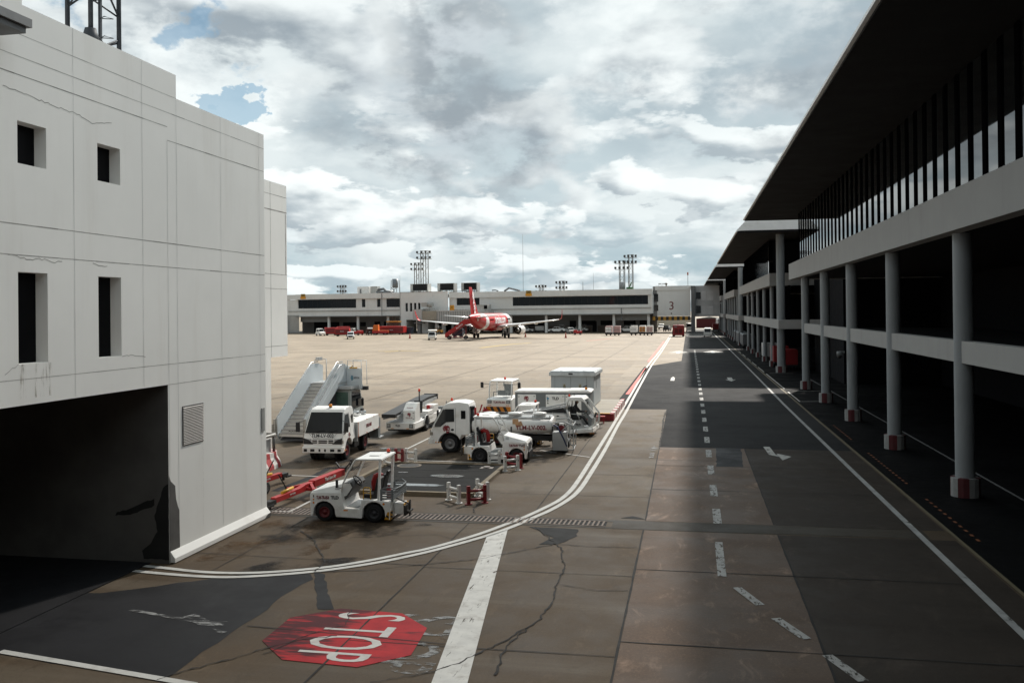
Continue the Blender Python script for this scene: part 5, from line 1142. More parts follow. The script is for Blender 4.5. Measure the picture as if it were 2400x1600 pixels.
V=[(.35,-.15,.92),(.33,-.15,1.12),(.36,-.15,1.32),(.40,-.15,1.42),(.42,-.15,1.50),(.44,-.15,1.60),(.46,-.15,1.68),
   (.40,-.32,1.36),(.58,-.36,1.16),(.82,-.28,1.16),(.90,-.24,1.18), (.40,.02,1.36),(.58,.06,1.16),(.82,.0,1.16),(.90,-.05,1.18),
   (.40,-.26,.90),(.80,-.28,.90),(1.02,-.27,.55),(1.15,-.27,.47),(.40,-.04,.90),(.80,-.02,.90),(.98,-.02,.55),(1.10,-.02,.47)]
E_=[(0,1),(1,2),(2,3),(3,4),(4,5),(5,6),(3,7),(7,8),(8,9),(9,10),(3,11),(11,12),(12,13),(13,14),(0,15),(15,16),(16,17),(17,18),(0,19),(19,20),(20,21),(21,22)]
rad=[.14,.13,.14,.09,.055,.09,.085,.065,.05,.04,.03,.065,.05,.04,.03,.09,.07,.05,.04,.09,.07,.05,.04]
drv,_=person('person','driver in dark clothes and a cap at the wheel of the long loader','x' and (-6.05,45.2,0),-4,V,E_,M_cloth,rad)
b=MB(); b.sphere((.455,-.15,1.72),.105,12,(1.05,.95,.72)); b.obox((.56,-.15,1.70),(.12,.15,.02)); b.build('cap',M_blk,drv)
b=MB(); b.sphere((.47,-.15,1.63),.082,12,(1,.85,1.15)); b.sphere((.555,-.15,1.63),.018,6); b.sphere((.47,-.225,1.63),.02,6,(1,.4,1.3)); b.sphere((.47,-.075,1.63),.02,6,(1,.4,1.3)); b.build('face',M_skin,drv)
for s in(-.24,-.05):
    b=MB()
    for k_ in range(4): b.tube([(.90,s-.03+.02*k_,1.20),(.945,s-.03+.02*k_,1.20),(.955,s-.03+.02*k_,1.16),(.93,s-.03+.02*k_,1.145)],.009,5)
    b.tube([(.90,s+.05*(1 if s<-.1 else -1),1.18),(.93,s+.06*(1 if s<-.1 else -1),1.16)],.010,5); b.sphere((.90,s,1.19),.035,8,(1.2,1,.6)); b.build('hand',M_skin,drv)
# ------------------------------------------------------------------ ground power unit box
GP=thing('power_unit','long grey and white panelled power unit box with an amber beacon, behind the loader','power unit',(-9.35,48.0,0),1.0)
b=MB(); b.box(0,0,.45,4.1,1.7,1.82); b.build('casing',M_vg,GP,.01)
b=MB(); b.prism([(-.05,1.82),(-.05,1.87),(.1,1.92),(4.05,1.92),(4.15,1.87),(4.15,1.82)],-.04,1.74,'y'); b.box(2.9,.1,1.92,4.0,1.6,1.95); b.build('roof',M_vw,GP)
for x0,x1,z0 in((.15,1.15,.6),(1.70,2.72,.6),(2.76,3.62,.6)):
    b=MB(); b.box(x0,-.02,z0,x1,0,1.72); p=b.build('panel',M_vw,GP,.006); b=MB(); b.box(x1-.12,-.03,1.60,x1-.05,-.02,1.63); b.box(x0+.04,-.03,1.58,x0+.1,-.02,1.61); b.build('latch',M_blk,p)
lion(GP,(.62,-.024,1.50),.17,(1,0,0),(0,-1,0)); text(GP,'TLD',.20,(2.22,-.026,1.50),(1,0,0),(0,0,1),M_tblk,sx=1.0,bold=.01)
b=MB(); b.box(1.75,-.03,1.45,1.86,-.021,1.56); b.build('blue_label',mat('label_blue',(.05,.25,.42),.5),GP)
b=MB()
for z in(1.22,1.36): b.face([(1.75,-.026,z),(1.86,-.026,z),(1.805,-.026,z+.1)])
b.build('warning_label',mat('label_dark',(.05,.05,.045),.5),GP)
beacon(GP,3.85,.4,1.95,M_amb,.12,.07)
b=MB(); b.obox((3.78,.45,2.13),(.26,.06,.06),(0,-18,0)); b.build('exhaust_flap',M_blk,GP)
for x in(.8,3.3):
    for y in(.2,1.5): wheel(GP,x,y,.25,.18)
# ------------------------------------------------------------------ pushback tractor facing the camera
PT=thing('pushback_tractor','white tractor facing the camera with a hazard striped bar and two big mirrors','tow tractor',(-11.0,53.0,0),-96)
b=MB(); b.prism([(1.0,.35),(1.0,1.02),(.6,1.10),(-1.8,1.05),(-1.8,.35)],-.78,.78,'y'); b.build('body',M_vw,PT,.03)
b=MB(); b.prism([(.55,2.02),(.60,2.10),(-.85,2.16),(-.9,2.02)],-.72,.72,'y'); rf=b.build('roof',M_vw,PT,.03); beacon(rf,-.1,.05,2.14,M_rbl,.12,.07)
for s in(1,-1):
    b=MB(); b.tube([(.70,s*.70,1.05),(.68,s*.70,1.5),(.58,s*.68,2.04)],.04,7); b.bar((-.8,s*.70,1.05),(-.85,s*.70,2.04),.07); b.build('cab_post',M_vw,PT)
    b=MB(); b.bar((.62,s*.70,1.90),(.66,s*1.10,1.92),.025); b.obox((.66,s*1.16,1.85),(.09,.17,.34)); b.build('mirror',M_blk,PT,.02)
    b=MB(); b.box(1.0,s*.58-.12,.80,1.03,s*.58+.12,.98); b.build('headlight_frame',M_blk,PT); b=MB(); b.box(1.025,s*.58-.09,.82,1.035,s*.58+.09,.96); b.build('headlight',M_lens,PT)
    for i in range(2):
        b=MB(); b.box(1.0,s*.55-.1+.1*i,.66,1.012,s*.55-.03+.1*i,.70); b.build('reflector',M_amb,PT)
b=MB(); b.face([(.71,-.66,1.10),(.71,.66,1.10),(.60,.62,2.0),(.60,-.62,2.0)]); b.build('windscreen',M_clear,PT)
b=MB(); b.tube([(.55,-.5,1.15),(.5,-.5,1.4),(.45,-.3,1.45),(.45,.5,1.45)],.03,6); b.obox((.2,.0,1.35),(.2,.6,.3)); b.obox((-.3,.2,1.5),(.15,.5,.7)); b.bar((.3,.1,2.0),(.3,.1,1.75),.05); b.build('cab_fittings',M_vg,PT)
b=MB(); b.mi=0; b.box(1.1,-.75,.32,1.22,.75,.62)
b.mi=1
for i in range(4): b.face([(1.224,-.75+.4*i,.32),(1.224,-.57+.4*i,.32),(1.224,-.72+.4*i,.62),(1.224,-.90+.4*i if i else -.75,.62)])
b.build('hazard_bar',[mat('haz_orange',(.62,.22,.02),.5),M_blk],PT)
text(PT,'TLM-PB-002',.17,(1.008,.02,.86),(0,1,0),(0,0,1),M_tred,sx=.85,bold=.004)
for x in(.5,-1.3):
    for y in(.6,-.6): wheel(PT,x,y,.36,.26)
t=thing('red_hitch','rusty red towing gear lying left of the striped tractor bar','towing gear',(-11.95,51.7,0),20); b=MB(); b.box(-.3,-.2,0,.35,.2,.25); b.bar((-.3,0,.2),(-.1,.1,.75),.06); b.bar((.2,-.1,.2),(.0,0,.6),.08); b.cyl((.1,-.2,.35),(.1,.2,.35),.18,n=10); b.build('gear',M_vr,t); b=MB(); b.cyl((-.3,-.25,.15),(-.3,.25,.15),.15,n=10); b.build('wheel',M_tyre,t)
# ------------------------------------------------------------------ electrical kiosk on its kerb
KS=thing('electric_kiosk','tall pale grey electrical cabinet with double doors, warning labels and an overhanging lid','electrical cabinet',(-8.42,54.9,.4),-1)
M_kg=mat('kiosk_grey',(.47,.51,.53),.5,0,.03,1,.12,(.25,.27,.27))
b=MB(); b.box(0,0,0,2.66,3.6,1.86); b.build('body',M_kg,KS,.01)
b=MB(); b.box(-.10,-.14,1.84,2.78,3.75,2.06); b.prism([(-.05,2.06),(0,2.13),(2.68,2.13),(2.73,2.06)],-.08,3.7,'y'); b.box(.6,-.06,2.13,.66,3.6,2.15); b.box(1.3,-.06,2.13,1.36,3.6,2.15); b.box(2.0,-.06,2.13,2.06,3.6,2.15); b.build('lid',mat('kiosk_lid',(.58,.61,.62),.5),KS,.01)
b=MB(); b.box(1.12,-.15,1.92,1.38,-.135,2.0); b.build('lid_label',M_blk,KS)
for x0,x1 in((.26,1.22),(1.24,2.20)):
    b=MB(); b.box(x0,-.02,.05,x1,0,1.82); d_=b.build('door',M_kg,KS,.004)
    xc=(x0+x1)/2+.1; b=MB(); b.box(xc-.1,-.026,1.05,xc+.1,-.02,1.36); b.build('notice',mat('notice_grey',(.45,.45,.40),.6),d_)
    b=MB(); b.face([(xc-.08,-.03,1.17),(xc+.08,-.03,1.17),(xc,-.03,1.33)]); b.box(xc-.08,-.03,1.08,xc+.08,-.027,1.14); b.build('warning_triangle',mat('warn_black',(.05,.05,.04),.6),d_); b=MB(); b.face([(xc-.045,-.032,1.19),(xc+.045,-.032,1.19),(xc,-.032,1.29)]); b.build('triangle_inside',mat('warn_yellow',(.45,.38,.15),.6),d_); b=MB(); b.face([(xc,-.034,1.28),(xc-.012,-.034,1.23),(xc+.004,-.034,1.235),(xc,-.034,1.195),(xc+.014,-.034,1.245),(xc,-.034,1.24)]); b.build('bolt_symbol',M_blk,d_)
b=MB()
for x in(.25,1.23,2.21): b.box(x-.006,-.022,.05,x+.006,-.004,1.82)
b.box(2.664,1.2,1.0,2.67,1.3,1.6); b.build('door_gap',M_vg,KS)
PL=thing('striped_kerb','low concrete plinth edged in red and white stripes under the grey cabinet','plinth',(0,0,0))
b=MB(); b.box(-8.9,50.95,0,-4.45,59.5,.36); b.build('slab',mat('plinth_concrete',(.30,.27,.22),.8,0,.1,1,.4,(.16,.14,.12)),PL)
b=MB(); n=13
for i in range(n): b.mi=i%2; b.box(-4.45,50.8+i*.68,0,-4.22,50.8+(i+1)*.68-.004,.40)
for i in range(5): b.mi=(i+1)%2 if i else 0; b.box(-4.45-.42*(i+1)+.004,50.75,0,-4.45-.42*i,50.95,.40)
b.build('kerb',[mat('kerb_red',(.26,.025,.03),.7,0,.2,3,.5,(.1,.05,.04)),mat('kerb_white',(.60,.57,.53),.7,0,.1,3,.5,(.3,.25,.2))],PL)
b=MB(); b.box(-6.1,50.7,.41,-4.45,50.95,.43); b.build('yellow_edge',M_hzy,PL)
t=thing('red_trestle','small red steel trestle in front of the striped kerb','trestle',(-5.0,49.6,0),5)
b=MB()
for x in(-.32,.32): b.bar((x,-.1,0),(x,-.1,.34),.05); b.bar((x,.15,0),(x,.15,.34),.05)
b.build('legs',M_vr,t); b=MB(); b.box(-.4,-.15,.34,.4,.2,.40); b.bar((-.32,-.1,.15),(.32,-.1,.15),.04); b.build('top',M_vr,t)
# ------------------------------------------------------------------ guard frames
M_gw=mat('guard_white',(.66,.65,.62),.5,0,.05,3,.35,(.3,.27,.24)); M_gr=mat('guard_red',(.20,.014,.018),.5,0,.1,3,.3,(.1,.01,.01))
def guard(p,q,m,label,h=.60):
    c=((p[0]+q[0])/2,(p[1]+q[1])/2); L=math.dist(p,q); a=math.degrees(math.atan2(q[1]-p[1],q[0]-p[0]))
    t=thing('guard_frame',label,'barrier frame',(c[0],c[1],0),a,'guard frames round the pit cover')
    for s in(-1,1):
        b=MB(); b.box(s*L/2-.055,-.055,.03,s*L/2+.055,.055,h); b.build('post',m,t,.012)
        b=MB(); b.cyl((s*L/2,0,0),(s*L/2,0,.03),.12,n=14); b.build('foot',m,t)
    for z in(.15,.43):
        b=MB(); b.cyl((-L/2+.05,0,z),(L/2-.05,0,z),.045,n=10); b.build('rail',m,t)
    b=MB(); b.cyl((L/2,-.057,.40),(L/2,-.068,.40),.022,n=8); b.cyl((-L/2,-.057,.40),(-L/2,-.068,.40),.022,n=8); b.build('bolt',M_blk,t)
    return t
guard((-7.86,28.72),(-7.40,28.28),M_gw,'white guard frame at the near corner of the pit cover, left of the red one')
guard((-7.05,28.17),(-6.58,28.46),M_gr,'red guard frame at the near right corner of the pit cover')
guard((-7.06,29.45),(-6.60,28.95),M_gw,'white guard frame standing behind the near red one')
guard((-7.98,35.40),(-7.60,35.58),M_gw,'white guard frame beside the wheels of the right facing tug')
guard((-7.09,34.22),(-6.64,34.52),M_gw,'white guard frame in front of the far right red one')
guard((-7.22,35.25),(-6.60,34.95),M_gr,'red guard frame in front of the right facing tug')
guard((-11.58,35.68),(-11.15,35.60),M_gw,'white guard frame at the far left corner of the pit cover')
guard((-11.98,35.55),(-11.68,35.50),M_gr,'red guard frame at the far left corner of the pit cover')
guard((-12.22,34.85),(-11.76,34.50),M_gw,'white guard frame behind the roof of the nearest tug',.5)
# pit cover
PC=thing('pit_cover','black steel pit cover with puddles and timber edging','pit cover',(0,0,0))
b=MB(); b.box(-12.0,29.45,0,-7.35,35.25,.05); b.build('plate',mat('pit_plate',(.011,.0105,.010),.85,0,.3,.8,.4,(.026,.024,.021),obj=False,spec=.15),PC)
b=MB()
for y in(30.9,32.4,33.9): b.box(-12,y-.02,.05,-7.35,y+.02,.058)
b.build('seam',mat('seam_black',(.008,.008,.008),.8),PC)
b=MB(); b.box(-7.35,29.3,0,-7.18,35.4,.13); b.box(-12.2,29.25,0,-7.18,29.42,.14); b.box(-12.2,29.42,0,-12.03,35.4,.12); b.box(-12.03,35.25,0,-7.35,35.40,.09); b.build('timber_edge',mat('old_timber',(.16,.125,.08),.8,0,.25,4,.5,(.10,.08,.06)),PC)
b=MB(); b.cyl((-11.15,34.75,.05),(-11.15,34.75,.06),.50,n=24); b.build('manhole_ring',mat('ring_rust',(.16,.13,.10),.8),PC); b=MB(); b.cyl((-11.15,34.75,.06),(-11.15,34.75,.066),.40,n=24); b.build('manhole_lid',mat('lid_dark',(.035,.033,.03),.6,.3),PC)
b=MB(); b.box(-8.15,34.4,.05,-7.65,34.75,.07); b.cyl((-7.9,34.57,.07),(-7.9,34.57,.12),.14,n=14); b.build('hatch',mat('hatch_pale',(.28,.25,.23),.7),PC)
M_pud=mat('puddle_water',(.20,.21,.21),.12,0,.1,1,spec=.6); M_pud2=mat('puddle_silt',(.16,.155,.15),.25,0,.2,1.2)
b=MB(); rq=random.Random(4)
def blobp(cx,cy,rx,ry,z,n=22): return [(cx+rx*math.cos(2*math.pi*i/n)*(1+rq.uniform(-.12,.12)),cy+ry*math.sin(2*math.pi*i/n)*(1+rq.uniform(-.15,.15)),z) for i in range(n)]
b.bm.free()
for q_,m_ in((blobp(-9.7,30.85,1.15,.22,.062),M_pud),(blobp(-9.0,32.7,.65,.30,.062),M_pud),(blobp(-8.85,32.75,.30,.16,.064),M_pud2),(blobp(-10.9,33.2,.2,.1,.062),M_pud2),(blobp(-8.6,34.9,.15,.06,.062),M_pud2)):
    b=MB(); b.face(q_); b.build('puddle',m_,PC)
sheet('puddle_ground',[[p[:2] for p in blobp(-13.55,39.3,.5,.16,0)],[p[:2] for p in blobp(-6.9,38.2,.7,.2,0)]],.009,M_pud)
# ------------------------------------------------------------------ tow bars
def towbar(label,loc,rz,L=4.9,full=True):
    t=thing('tow_bar',label,'tow bar',loc,rz,'red tow bars')
    b=MB(); b.box(0,-.09,.24,L*.55,.09,.42); b.box(L*.52,-.12,.26,L,.12,.50); b.prism([(L*.3,.40),(L*.42,.48),(L*.55,.46),(L*.55,.40)],-.09,.09,'y'); b.build('beam',M_vr,t,.012)
    b=MB(); b.box(-.35,-.12,.22,0,.12,.36); b.box(-.5,-.16,.2,-.2,.16,.26); b.cyl((-.2,0,.1),(-.2,0,.24),.05,n=8); b.build('coupling',M_blk,t)
    b=MB(); b.bar((L*.42,-.62,.30),(L*.42,.62,.30),.10); b.bar((L*.36,-.5,.33),(L*.5,0,.42),.09); b.bar((L*.36,.5,.33),(L*.5,0,.42),.09); b.build('axle',M_vr,t)
    for y in(.58,-.58): wheel(t,L*.42,y,.21,.13)
    b=MB(); b.cyl((.55,.0,.46),(1.25,.0,.50),.05,n=10); b.build('hydraulic_cylinder',M_yel,t)
    b=MB(); b.bar((1.0,.05,.44),(.78,.25,1.0),.035); b.build('pump_handle',M_blk,t)
    b=MB(); b.box(L,-.1,.35,L+.18,.1,.55); b.bar((L+.05,.1,.5),(L+.05,.28,.72),.05); b.bar((L+.05,-.1,.5),(L+.1,-.3,.72),.05); b.obox((L+.25,-.25,.6),(.06,.10,.42)); b.build('head',mat('head_dark',(.05,.05,.05),.5,.5),t)
    for s in(1,-1):
        text(t,'Thai Lion Air',.17,(L*.76,s*.125,.385),(-s,0,0),(0,0,1),mat('lettering_white',(.7,.68,.64),.6),sx=.95,bold=.003); text(t,'TLM-TB-002',.08,(L*.22,s*.095,.33),(-s,0,0),(0,0,1),mat('lettering_white',(.7,.68,.64),.6),sx=.9)
    return t
towbar('red tow bar with a yellow cylinder lying behind the nearest tug',(-12.95,26.35,0),86)
towbar('red tow bar partly hidden behind the corner of the white building',(-14.75,30.6,0),262,4.2)
# ------------------------------------------------------------------ striped concrete barrier with pipe rail
JR=thing('concrete_barrier','red and white striped concrete barrier at the corner of the white building','barrier',(0,0,0))
prof=[(-.30,0),(-.28,.16),(-.13,.42),(-.11,.62),(.11,.62),(.13,.42),(.28,.16),(.30,0)]
path=smooth([(-16.7,30.2),(-16.62,32.0),(-16.65,33.4),(-16.75,34.2),(-17.1,34.6),(-17.7,34.75),(-18.4,34.7)],5)
b=MB(); rings=[]
for i,p in enumerate(path):
    d=Vector((path[min(i+1,len(path)-1)][0]-path[max(i-1,0)][0],path[min(i+1,len(path)-1)][1]-path[max(i-1,0)][1],0)).normalized(); n=Vector((d.y,-d.x,0))
    rings.append([Vector((p[0],p[1],0))+n*u+Vector((0,0,v)) for u,v in prof])
for i in range(len(rings)-1): b.mi=(i//2)%2; b.loft([rings[i],rings[i+1]],cap=(i in(0,len(rings)-2)),smooth=False)
b.build('block',[mat('kerb_red2',(.36,.03,.035),.7,0,.15,3,.5,(.5,.40,.38)),mat('kerb_white2',(.64,.61,.58),.7,0,.08,3,.5,(.35,.28,.25))],JR)
RL=thing('pipe_rail','grey bent pipe guard rail on the striped concrete barrier','guard rail',(0,0,0))
b=MB(); b.tube([(-16.75,31.0,1.30),(-16.70,33.0,1.30),(-16.62,33.9,1.30),(-16.70,34.2,1.28),(-16.9,34.5,1.25),(-17.6,34.6,1.24)],.065,9); b.build('top_pipe',mat('galv_rail',(.34,.33,.31),.4,.4,.1,2),RL)
b=MB()
for x,y in((-16.7,33.1),(-16.68,34.05),(-16.7,31.8),(-17.4,34.62)): b.cyl((x,y,.6),(x,y,1.3),.055,n=9)
b.build('post',mat('galv_post',(.13,.125,.12),.5,.3),RL); b=MB(); b.box(-16.8,33.2,.62,-16.74,33.9,1.15); b.build('infill',M_lg,RL)
# ================================================================== AIRCRAFT
AC=thing('airliner','red and white twin engine airliner parked tail towards the camera','airplane',(-46.7,210.9,0),90-1.5)
M_ar=mat('aircraft_red',(.40,.008,.010),.38,0,.04,.3,spec=.35); M_aw=mat('aircraft_white',(.68,.68,.68),.28,0,.03,.3,coat=.4); M_ag=mat('aircraft_grey',(.36,.37,.38),.35,.2,.05,.4); M_adk=mat('engine_dark',(.02,.02,.022),.4,.5)
def ring(x,zc,r,ry=1,n=28): return [(x,r*ry*math.sin(2*math.pi*i/n),zc+r*math.cos(2*math.pi*i/n)) for i in range(n)]
FS=[(-19.9,5.15,.28),(-19.2,5.08,.48),(-17.5,4.88,.92),(-15,4.58,1.38),(-12.5,4.28,1.72),(-10,4.03,1.92),(-8,3.95,1.98),(0,3.95,1.98),(10,3.95,1.98),(13.5,3.93,1.93),(15.3,3.80,1.70),(16.6,3.60,1.25),(17.3,3.45,.8),(17.65,3.38,.35)]
fr=lambda x:next(((a[1]+(c[1]-a[1])*(x-a[0])/(c[0]-a[0]),a[2]+(c[2]-a[2])*(x-a[0])/(c[0]-a[0])) for a,c in zip(FS,FS[1:]) if a[0]<=x<=c[0]),(3.95,1.98))
xs=sorted({f[0] for f in FS}|{-11.6,-9.4,7.5,9.5,-6,-3,3,6,-13.5,-16})
b=MB()
for a,c in zip(xs,xs[1:]):
    m_=(a+c)/2; b.mi=1 if(-11.6<m_<-9.4 or m_>8.5) else 0
    za,ra_=fr(a); zc,rc2=fr(c); b.loft([ring(a,za,ra_),ring(c,zc,rc2)],cap=False)
z,r=fr(-19.9); b.mi=2; b.loft([ring(-19.9,z,r),ring(-20.0,z,.12)],cap=True)
fus=b.build('fuselage',[M_ar,M_aw,M_adk],AC)
def wingm(b,sec):
    """sec: list of (y, xLE, xTE, z, thick)"""
    rings=[]
    for y,le,te,z,th in sec:
        c=le-te; rings.append([(le,y,z),(le-.08*c,y,z+th*.6),(le-.35*c,y,z+th),(le-.7*c,y,z+th*.55),(te,y,z+.03),(te,y,z-.03),(le-.6*c,y,z-th*.5),(le-.2*c,y,z-th*.7),(le-.04*c,y,z-th*.4)])
    b.loft(rings)
for s,nm in((1,'wing'),(-1,'wing')):
    b=MB(); wingm(b,[(s*1.5,6.3,-1.6,2.75,.55),(s*6.2,3.6,-1.9,3.15,.38),(s*12,.8,-2.6,3.75,.24),(s*16.9,-1.55,-3.25,4.30,.13)]); w_=b.build('wing',M_aw,AC)
    b=MB(); rings=[]
    for y,z,le,te,th in((16.85,4.30,-1.55,-3.25,.12),(17.3,4.42,-1.85,-3.3,.10),(17.6,4.75,-2.2,-3.45,.08),(17.8,5.6,-2.9,-3.8,.06),(17.95,6.7,-3.65,-4.25,.03)):
        rings.append([(le,s*y,z),(le-.3*(le-te),s*(y+th),z),(te,s*y,z),(le-.3*(le-te),s*(y-th),z)])
    b.loft(rings,smooth=False); b.build('sharklet',M_ar,w_)
    for y in(4.2,7.6,11.2):
        b=MB(); zz=2.75+.085*y; b.loft([[(q,s*y+.22*k*math.cos(a),zz-.28+.22*k*math.sin(a)) for a in[2*math.pi*i/8 for i in range(8)]] for q,k in((.9,.1),(.2,.9),(-1.8,1),(-3.2-.05*y,.15))]); b.build('flap_fairing',M_aw,w_)
    # engine
    b=MB(); ey,ez=s*5.75,1.85
    b.mi=0; b.lathe([(6.9,.98),(7.15,1.08),(7.0,1.20),(6.0,1.27),(4.6,1.22),(3.4,1.02),(3.15,.95)],(0,ey,ez),'x',26,False)
    b.mi=1; b.lathe([(6.9,.98),(6.2,.93),(6.15,.01)],(0,ey,ez),'x',20,False); b.lathe([(3.15,.95),(3.7,.85),(3.75,.3)],(0,ey,ez),'x',20,False)
    b.mi=2; b.lathe([(3.7,.62),(2.6,.50),(2.2,.36)],(0,ey,ez),'x',18,False); b.mi=1; b.lathe([(2.5,.30),(1.6,.03)],(0,ey,ez),'x',14)
    e_=b.build('engine',[M_aw,M_adk,M_ag],AC)
    b=MB(); b.prism([(6.2,ez+1.2),(2.8,ez+1.35),(1.0,ez+1.3),(2.6,ez+.7),(4.5,ez+1.05)],ey-.18,ey+.18,'y'); b.build('pylon',M_aw,e_)
    b=MB(); wingm(b,[(s*.5,-14.3,-17.9,5.0,.22),(s*6.2,-17.2,-19.0,5.55,.09)]); b.build('tailplane',M_aw,AC)
    # main gear
    g_=None; b=MB(); b.cyl((0,s*3.8,.6),(0.1,s*3.6,3.0),.16,n=10); b.bar((0,s*3.8,1.2),(.2,s*2.4,2.6),.14); b.box(-.5,s*4.35-.04,1.0,.5,s*4.35+.04,2.6); g_=b.build('main_gear',M_ag,AC)
    for dy in(-.46,.46):
        b=MB(); b.lathe([(-.2,.3),(-.2,.52),(-.12,.60),(.12,.60),(.2,.52),(.2,.3)],(0,s*3.8+dy,.60),'y',18); b.build('tyre',M_tyre,g_)
b=MB(); b.cyl((12.6,0,.4),(12.6,0,2.3),.12,n=10); b.box(11.9,-.5,1.4,13.6,-.45,2.1); g_=b.build('nose_gear',M_ag,AC)
for dy in(-.25,.25):
    b=MB(); b.lathe([(-.12,.2),(-.12,.36),(.12,.36),(.12,.2)],(12.6,dy,.36),'y',16); b.build('tyre',M_tyre,g_)
b=MB(); b.loft([[(x,y,z) for y,z in((-1.9*k,2.7),(-1.5*k,2.0-.2*k),(0,1.95-.25*k),(1.5*k,2.0-.2*k),(1.9*k,2.7))] for x,k in((6.5,.5),(4.5,1),(-1.5,1.0),(-4,.5))],closed=False,cap=False); b.build('belly_fairing',M_ar,AC)
b=MB(); rings=[]
for z,le,te,th in((5.3,-10.8,-18.2,.30),(6.2,-12.6,-18.6,.26),(9,-15.3,-19.3,.2),(11.6,-17.6,-19.95,.12),(11.76,-18.0,-20.0,.05)):
    c=le-te; rings.append([(le,0,z),(le-.3*c,th,z),(te,.02,z),(te,-.02,z),(le-.3*c,-th,z)])
b.loft(rings,smooth=False); fin=b.build('tail_fin',M_ar,AC)
M_lw=mat('livery_white',(.85,.85,.85),.35)
for s in(1,-1):
    text(fin,'AirAsia',1.9,(-17.0,s*.30,8.3),Vector((-.42,0,.9)) if s<0 else Vector((.42,0,-.9)),Vector((-s*-.9,0,-s*-.42)) if False else ((-.9,0,-.42) if s<0 else (-.9,0,-.42)) if False else ((.9,0,.42) if s>0 else (-.9,0,-.42)),M_lw,'lettering',.02,.95,.05)
# lettering wrapped on the fuselage side
def wraptext(s,size,xc,zc,m,side,sx=1.0):
    o=text(AC,s,size,(0,0,0),(1,0,0),(0,1,0),m,'lettering',.0,sx,.05); me=o.data.copy(); bs=bmesh.new(); bs.from_mesh(me); bmesh.ops.triangulate(bs,faces=bs.faces); [bmesh.ops.subdivide_edges(bs,edges=[e for e in bs.edges if e.calc_length()>.35],cuts=1) and bmesh.ops.triangulate(bs,faces=bs.faces) for _ in range(4)]; bs.to_mesh(me); bs.free(); o.data=me; o.matrix_local=Matrix.Identity(4)
    for v in me.vertices:
        x=xc+v.co.x*sx*(1 if side<0 else -1); h=zc-3.95+v.co.y; a=h/2.0; v.co=Vector((x,side*2.02*math.cos(a),3.95+2.02*math.sin(a)))
wraptext('airasia.com',2.9,1.6,4.45,M_lw,-1,.85); wraptext('airasia.com',2.9,1.6,4.45,M_lw,1,.85)
text(AC,'AirAsia',.9,(-14.2,-1.42,5.35),(1,0,-.02),(0,.55,.84),M_lw,'lettering',.01,.9,.03)
b=MB(); b.sphere((-16.5,-1.05,4.6),.4,10,(1,.25,1)); b.build('hatch_outline',M_aw,AC)
b=MB()
for i in range(34):
    x=-8.6+i*.62
    if abs(x-1.6)<6.6: continue
    for s in(1,-1): b.box(x-.12,s*1.93-.04,4.3,x+.12,s*1.93+.06,4.62)
b.build('windows',M_glass,AC)
# ------------------------------------------------------------------ red air stairs behind the plane
AS=thing('air_stairs','red wheeled boarding stairs raised to the rear door of the plane','boarding stairs',(-55.7,201.6,0),3)
b=MB(); 
for y in(0,1.5): b.prism([(0,.4),(0,1.3),(4.6,4.6),(6.2,4.6),(6.2,3.6),(4.6,3.4)],y-.04,y+.04,'y')
b.build('side_panel',M_vr,AS)
b=MB()
for i in range(12): b.box(.2+i*.37,.05,.5+i*.25,.55+i*.37,1.45,.56+i*.25)
b.box(4.6,.05,3.35,6.2,1.45,3.45); b.build('steps',mat('red_steps',(.12,.02,.02),.6),AS)
b=MB(); b.bar((1,.2,.5),(4.9,.2,3.2),.12); b.bar((4.8,.2,.5),(4.8,.2,3.3),.12); b.bar((4.8,1.3,.5),(4.8,1.3,3.3),.12); b.bar((2.0,.2,.5),(4.8,.2,2.2),.1); b.box(.2,.1,.4,5.0,1.4,.55); b.build('frame',M_dred,AS)
for x in(.9,4.8):
    for y in(.1,1.4): wheel(AS,x,y,.42,.25)
for s_ in(0,): text(AS,'AirAsia',.7,(3.4,-.06,3.0),(.78,0,.6),(-.6,0,.78),M_lw,sx=.9)
# ================================================================== FAR VEHICLES
def vehicle(name,label,cat,loc,rz,paint,prof,W,wheels,r,wins,extra=None,group=None,lights=True):
    t=thing(name,label,cat,loc,rz,group)
    b=MB(); b.prism(prof,-W,W,'y')
    zt=max(p[1] for p in prof)
    for v in b.bm.verts:
        if v.co.z>zt*.62: v.co.y*=.86
    b.build('body',paint,t,.04)
    for w_ in wins:
        b=MB(); zz=sum(p[1] for p in w_)/len(w_)
        for s in(1,-1): b.face([(x,s*(W*(.86 if z>zt*.62 else 1)+.01),z) for x,z in w_])
        b.build('side_window',M_glass,t)
    for x in wheels:
        for y in(W-.1,-W+.1): wheel(t,x,y,r,.22)
    if extra: extra(t)
    return t
PK=[(2.6,.45),(2.62,.85),(2.45,1.0),(1.35,1.12),(.75,1.68),(.5,1.76),(-.7,1.76),(-.95,1.15),(-2.6,1.15),(-2.65,.55)]+[(-2.2,.5)]+arc(-1.65,.42,.44,180,5)[1:-1]+[(-1.1,.4),(1.1,.4)]+arc(1.62,.42,.44,180,5)[1:-1]+[(2.15,.42)]
PKW=[[(1.2,1.18),(.72,1.62),(.1,1.66),(.1,1.18)],[(.0,1.18),(.0,1.66),(-.62,1.66),(-.8,1.18)]]
def front_glass(t,q,m=None):
    b=MB(); b.face(q); b.build('windscreen',m or M_glass,t)
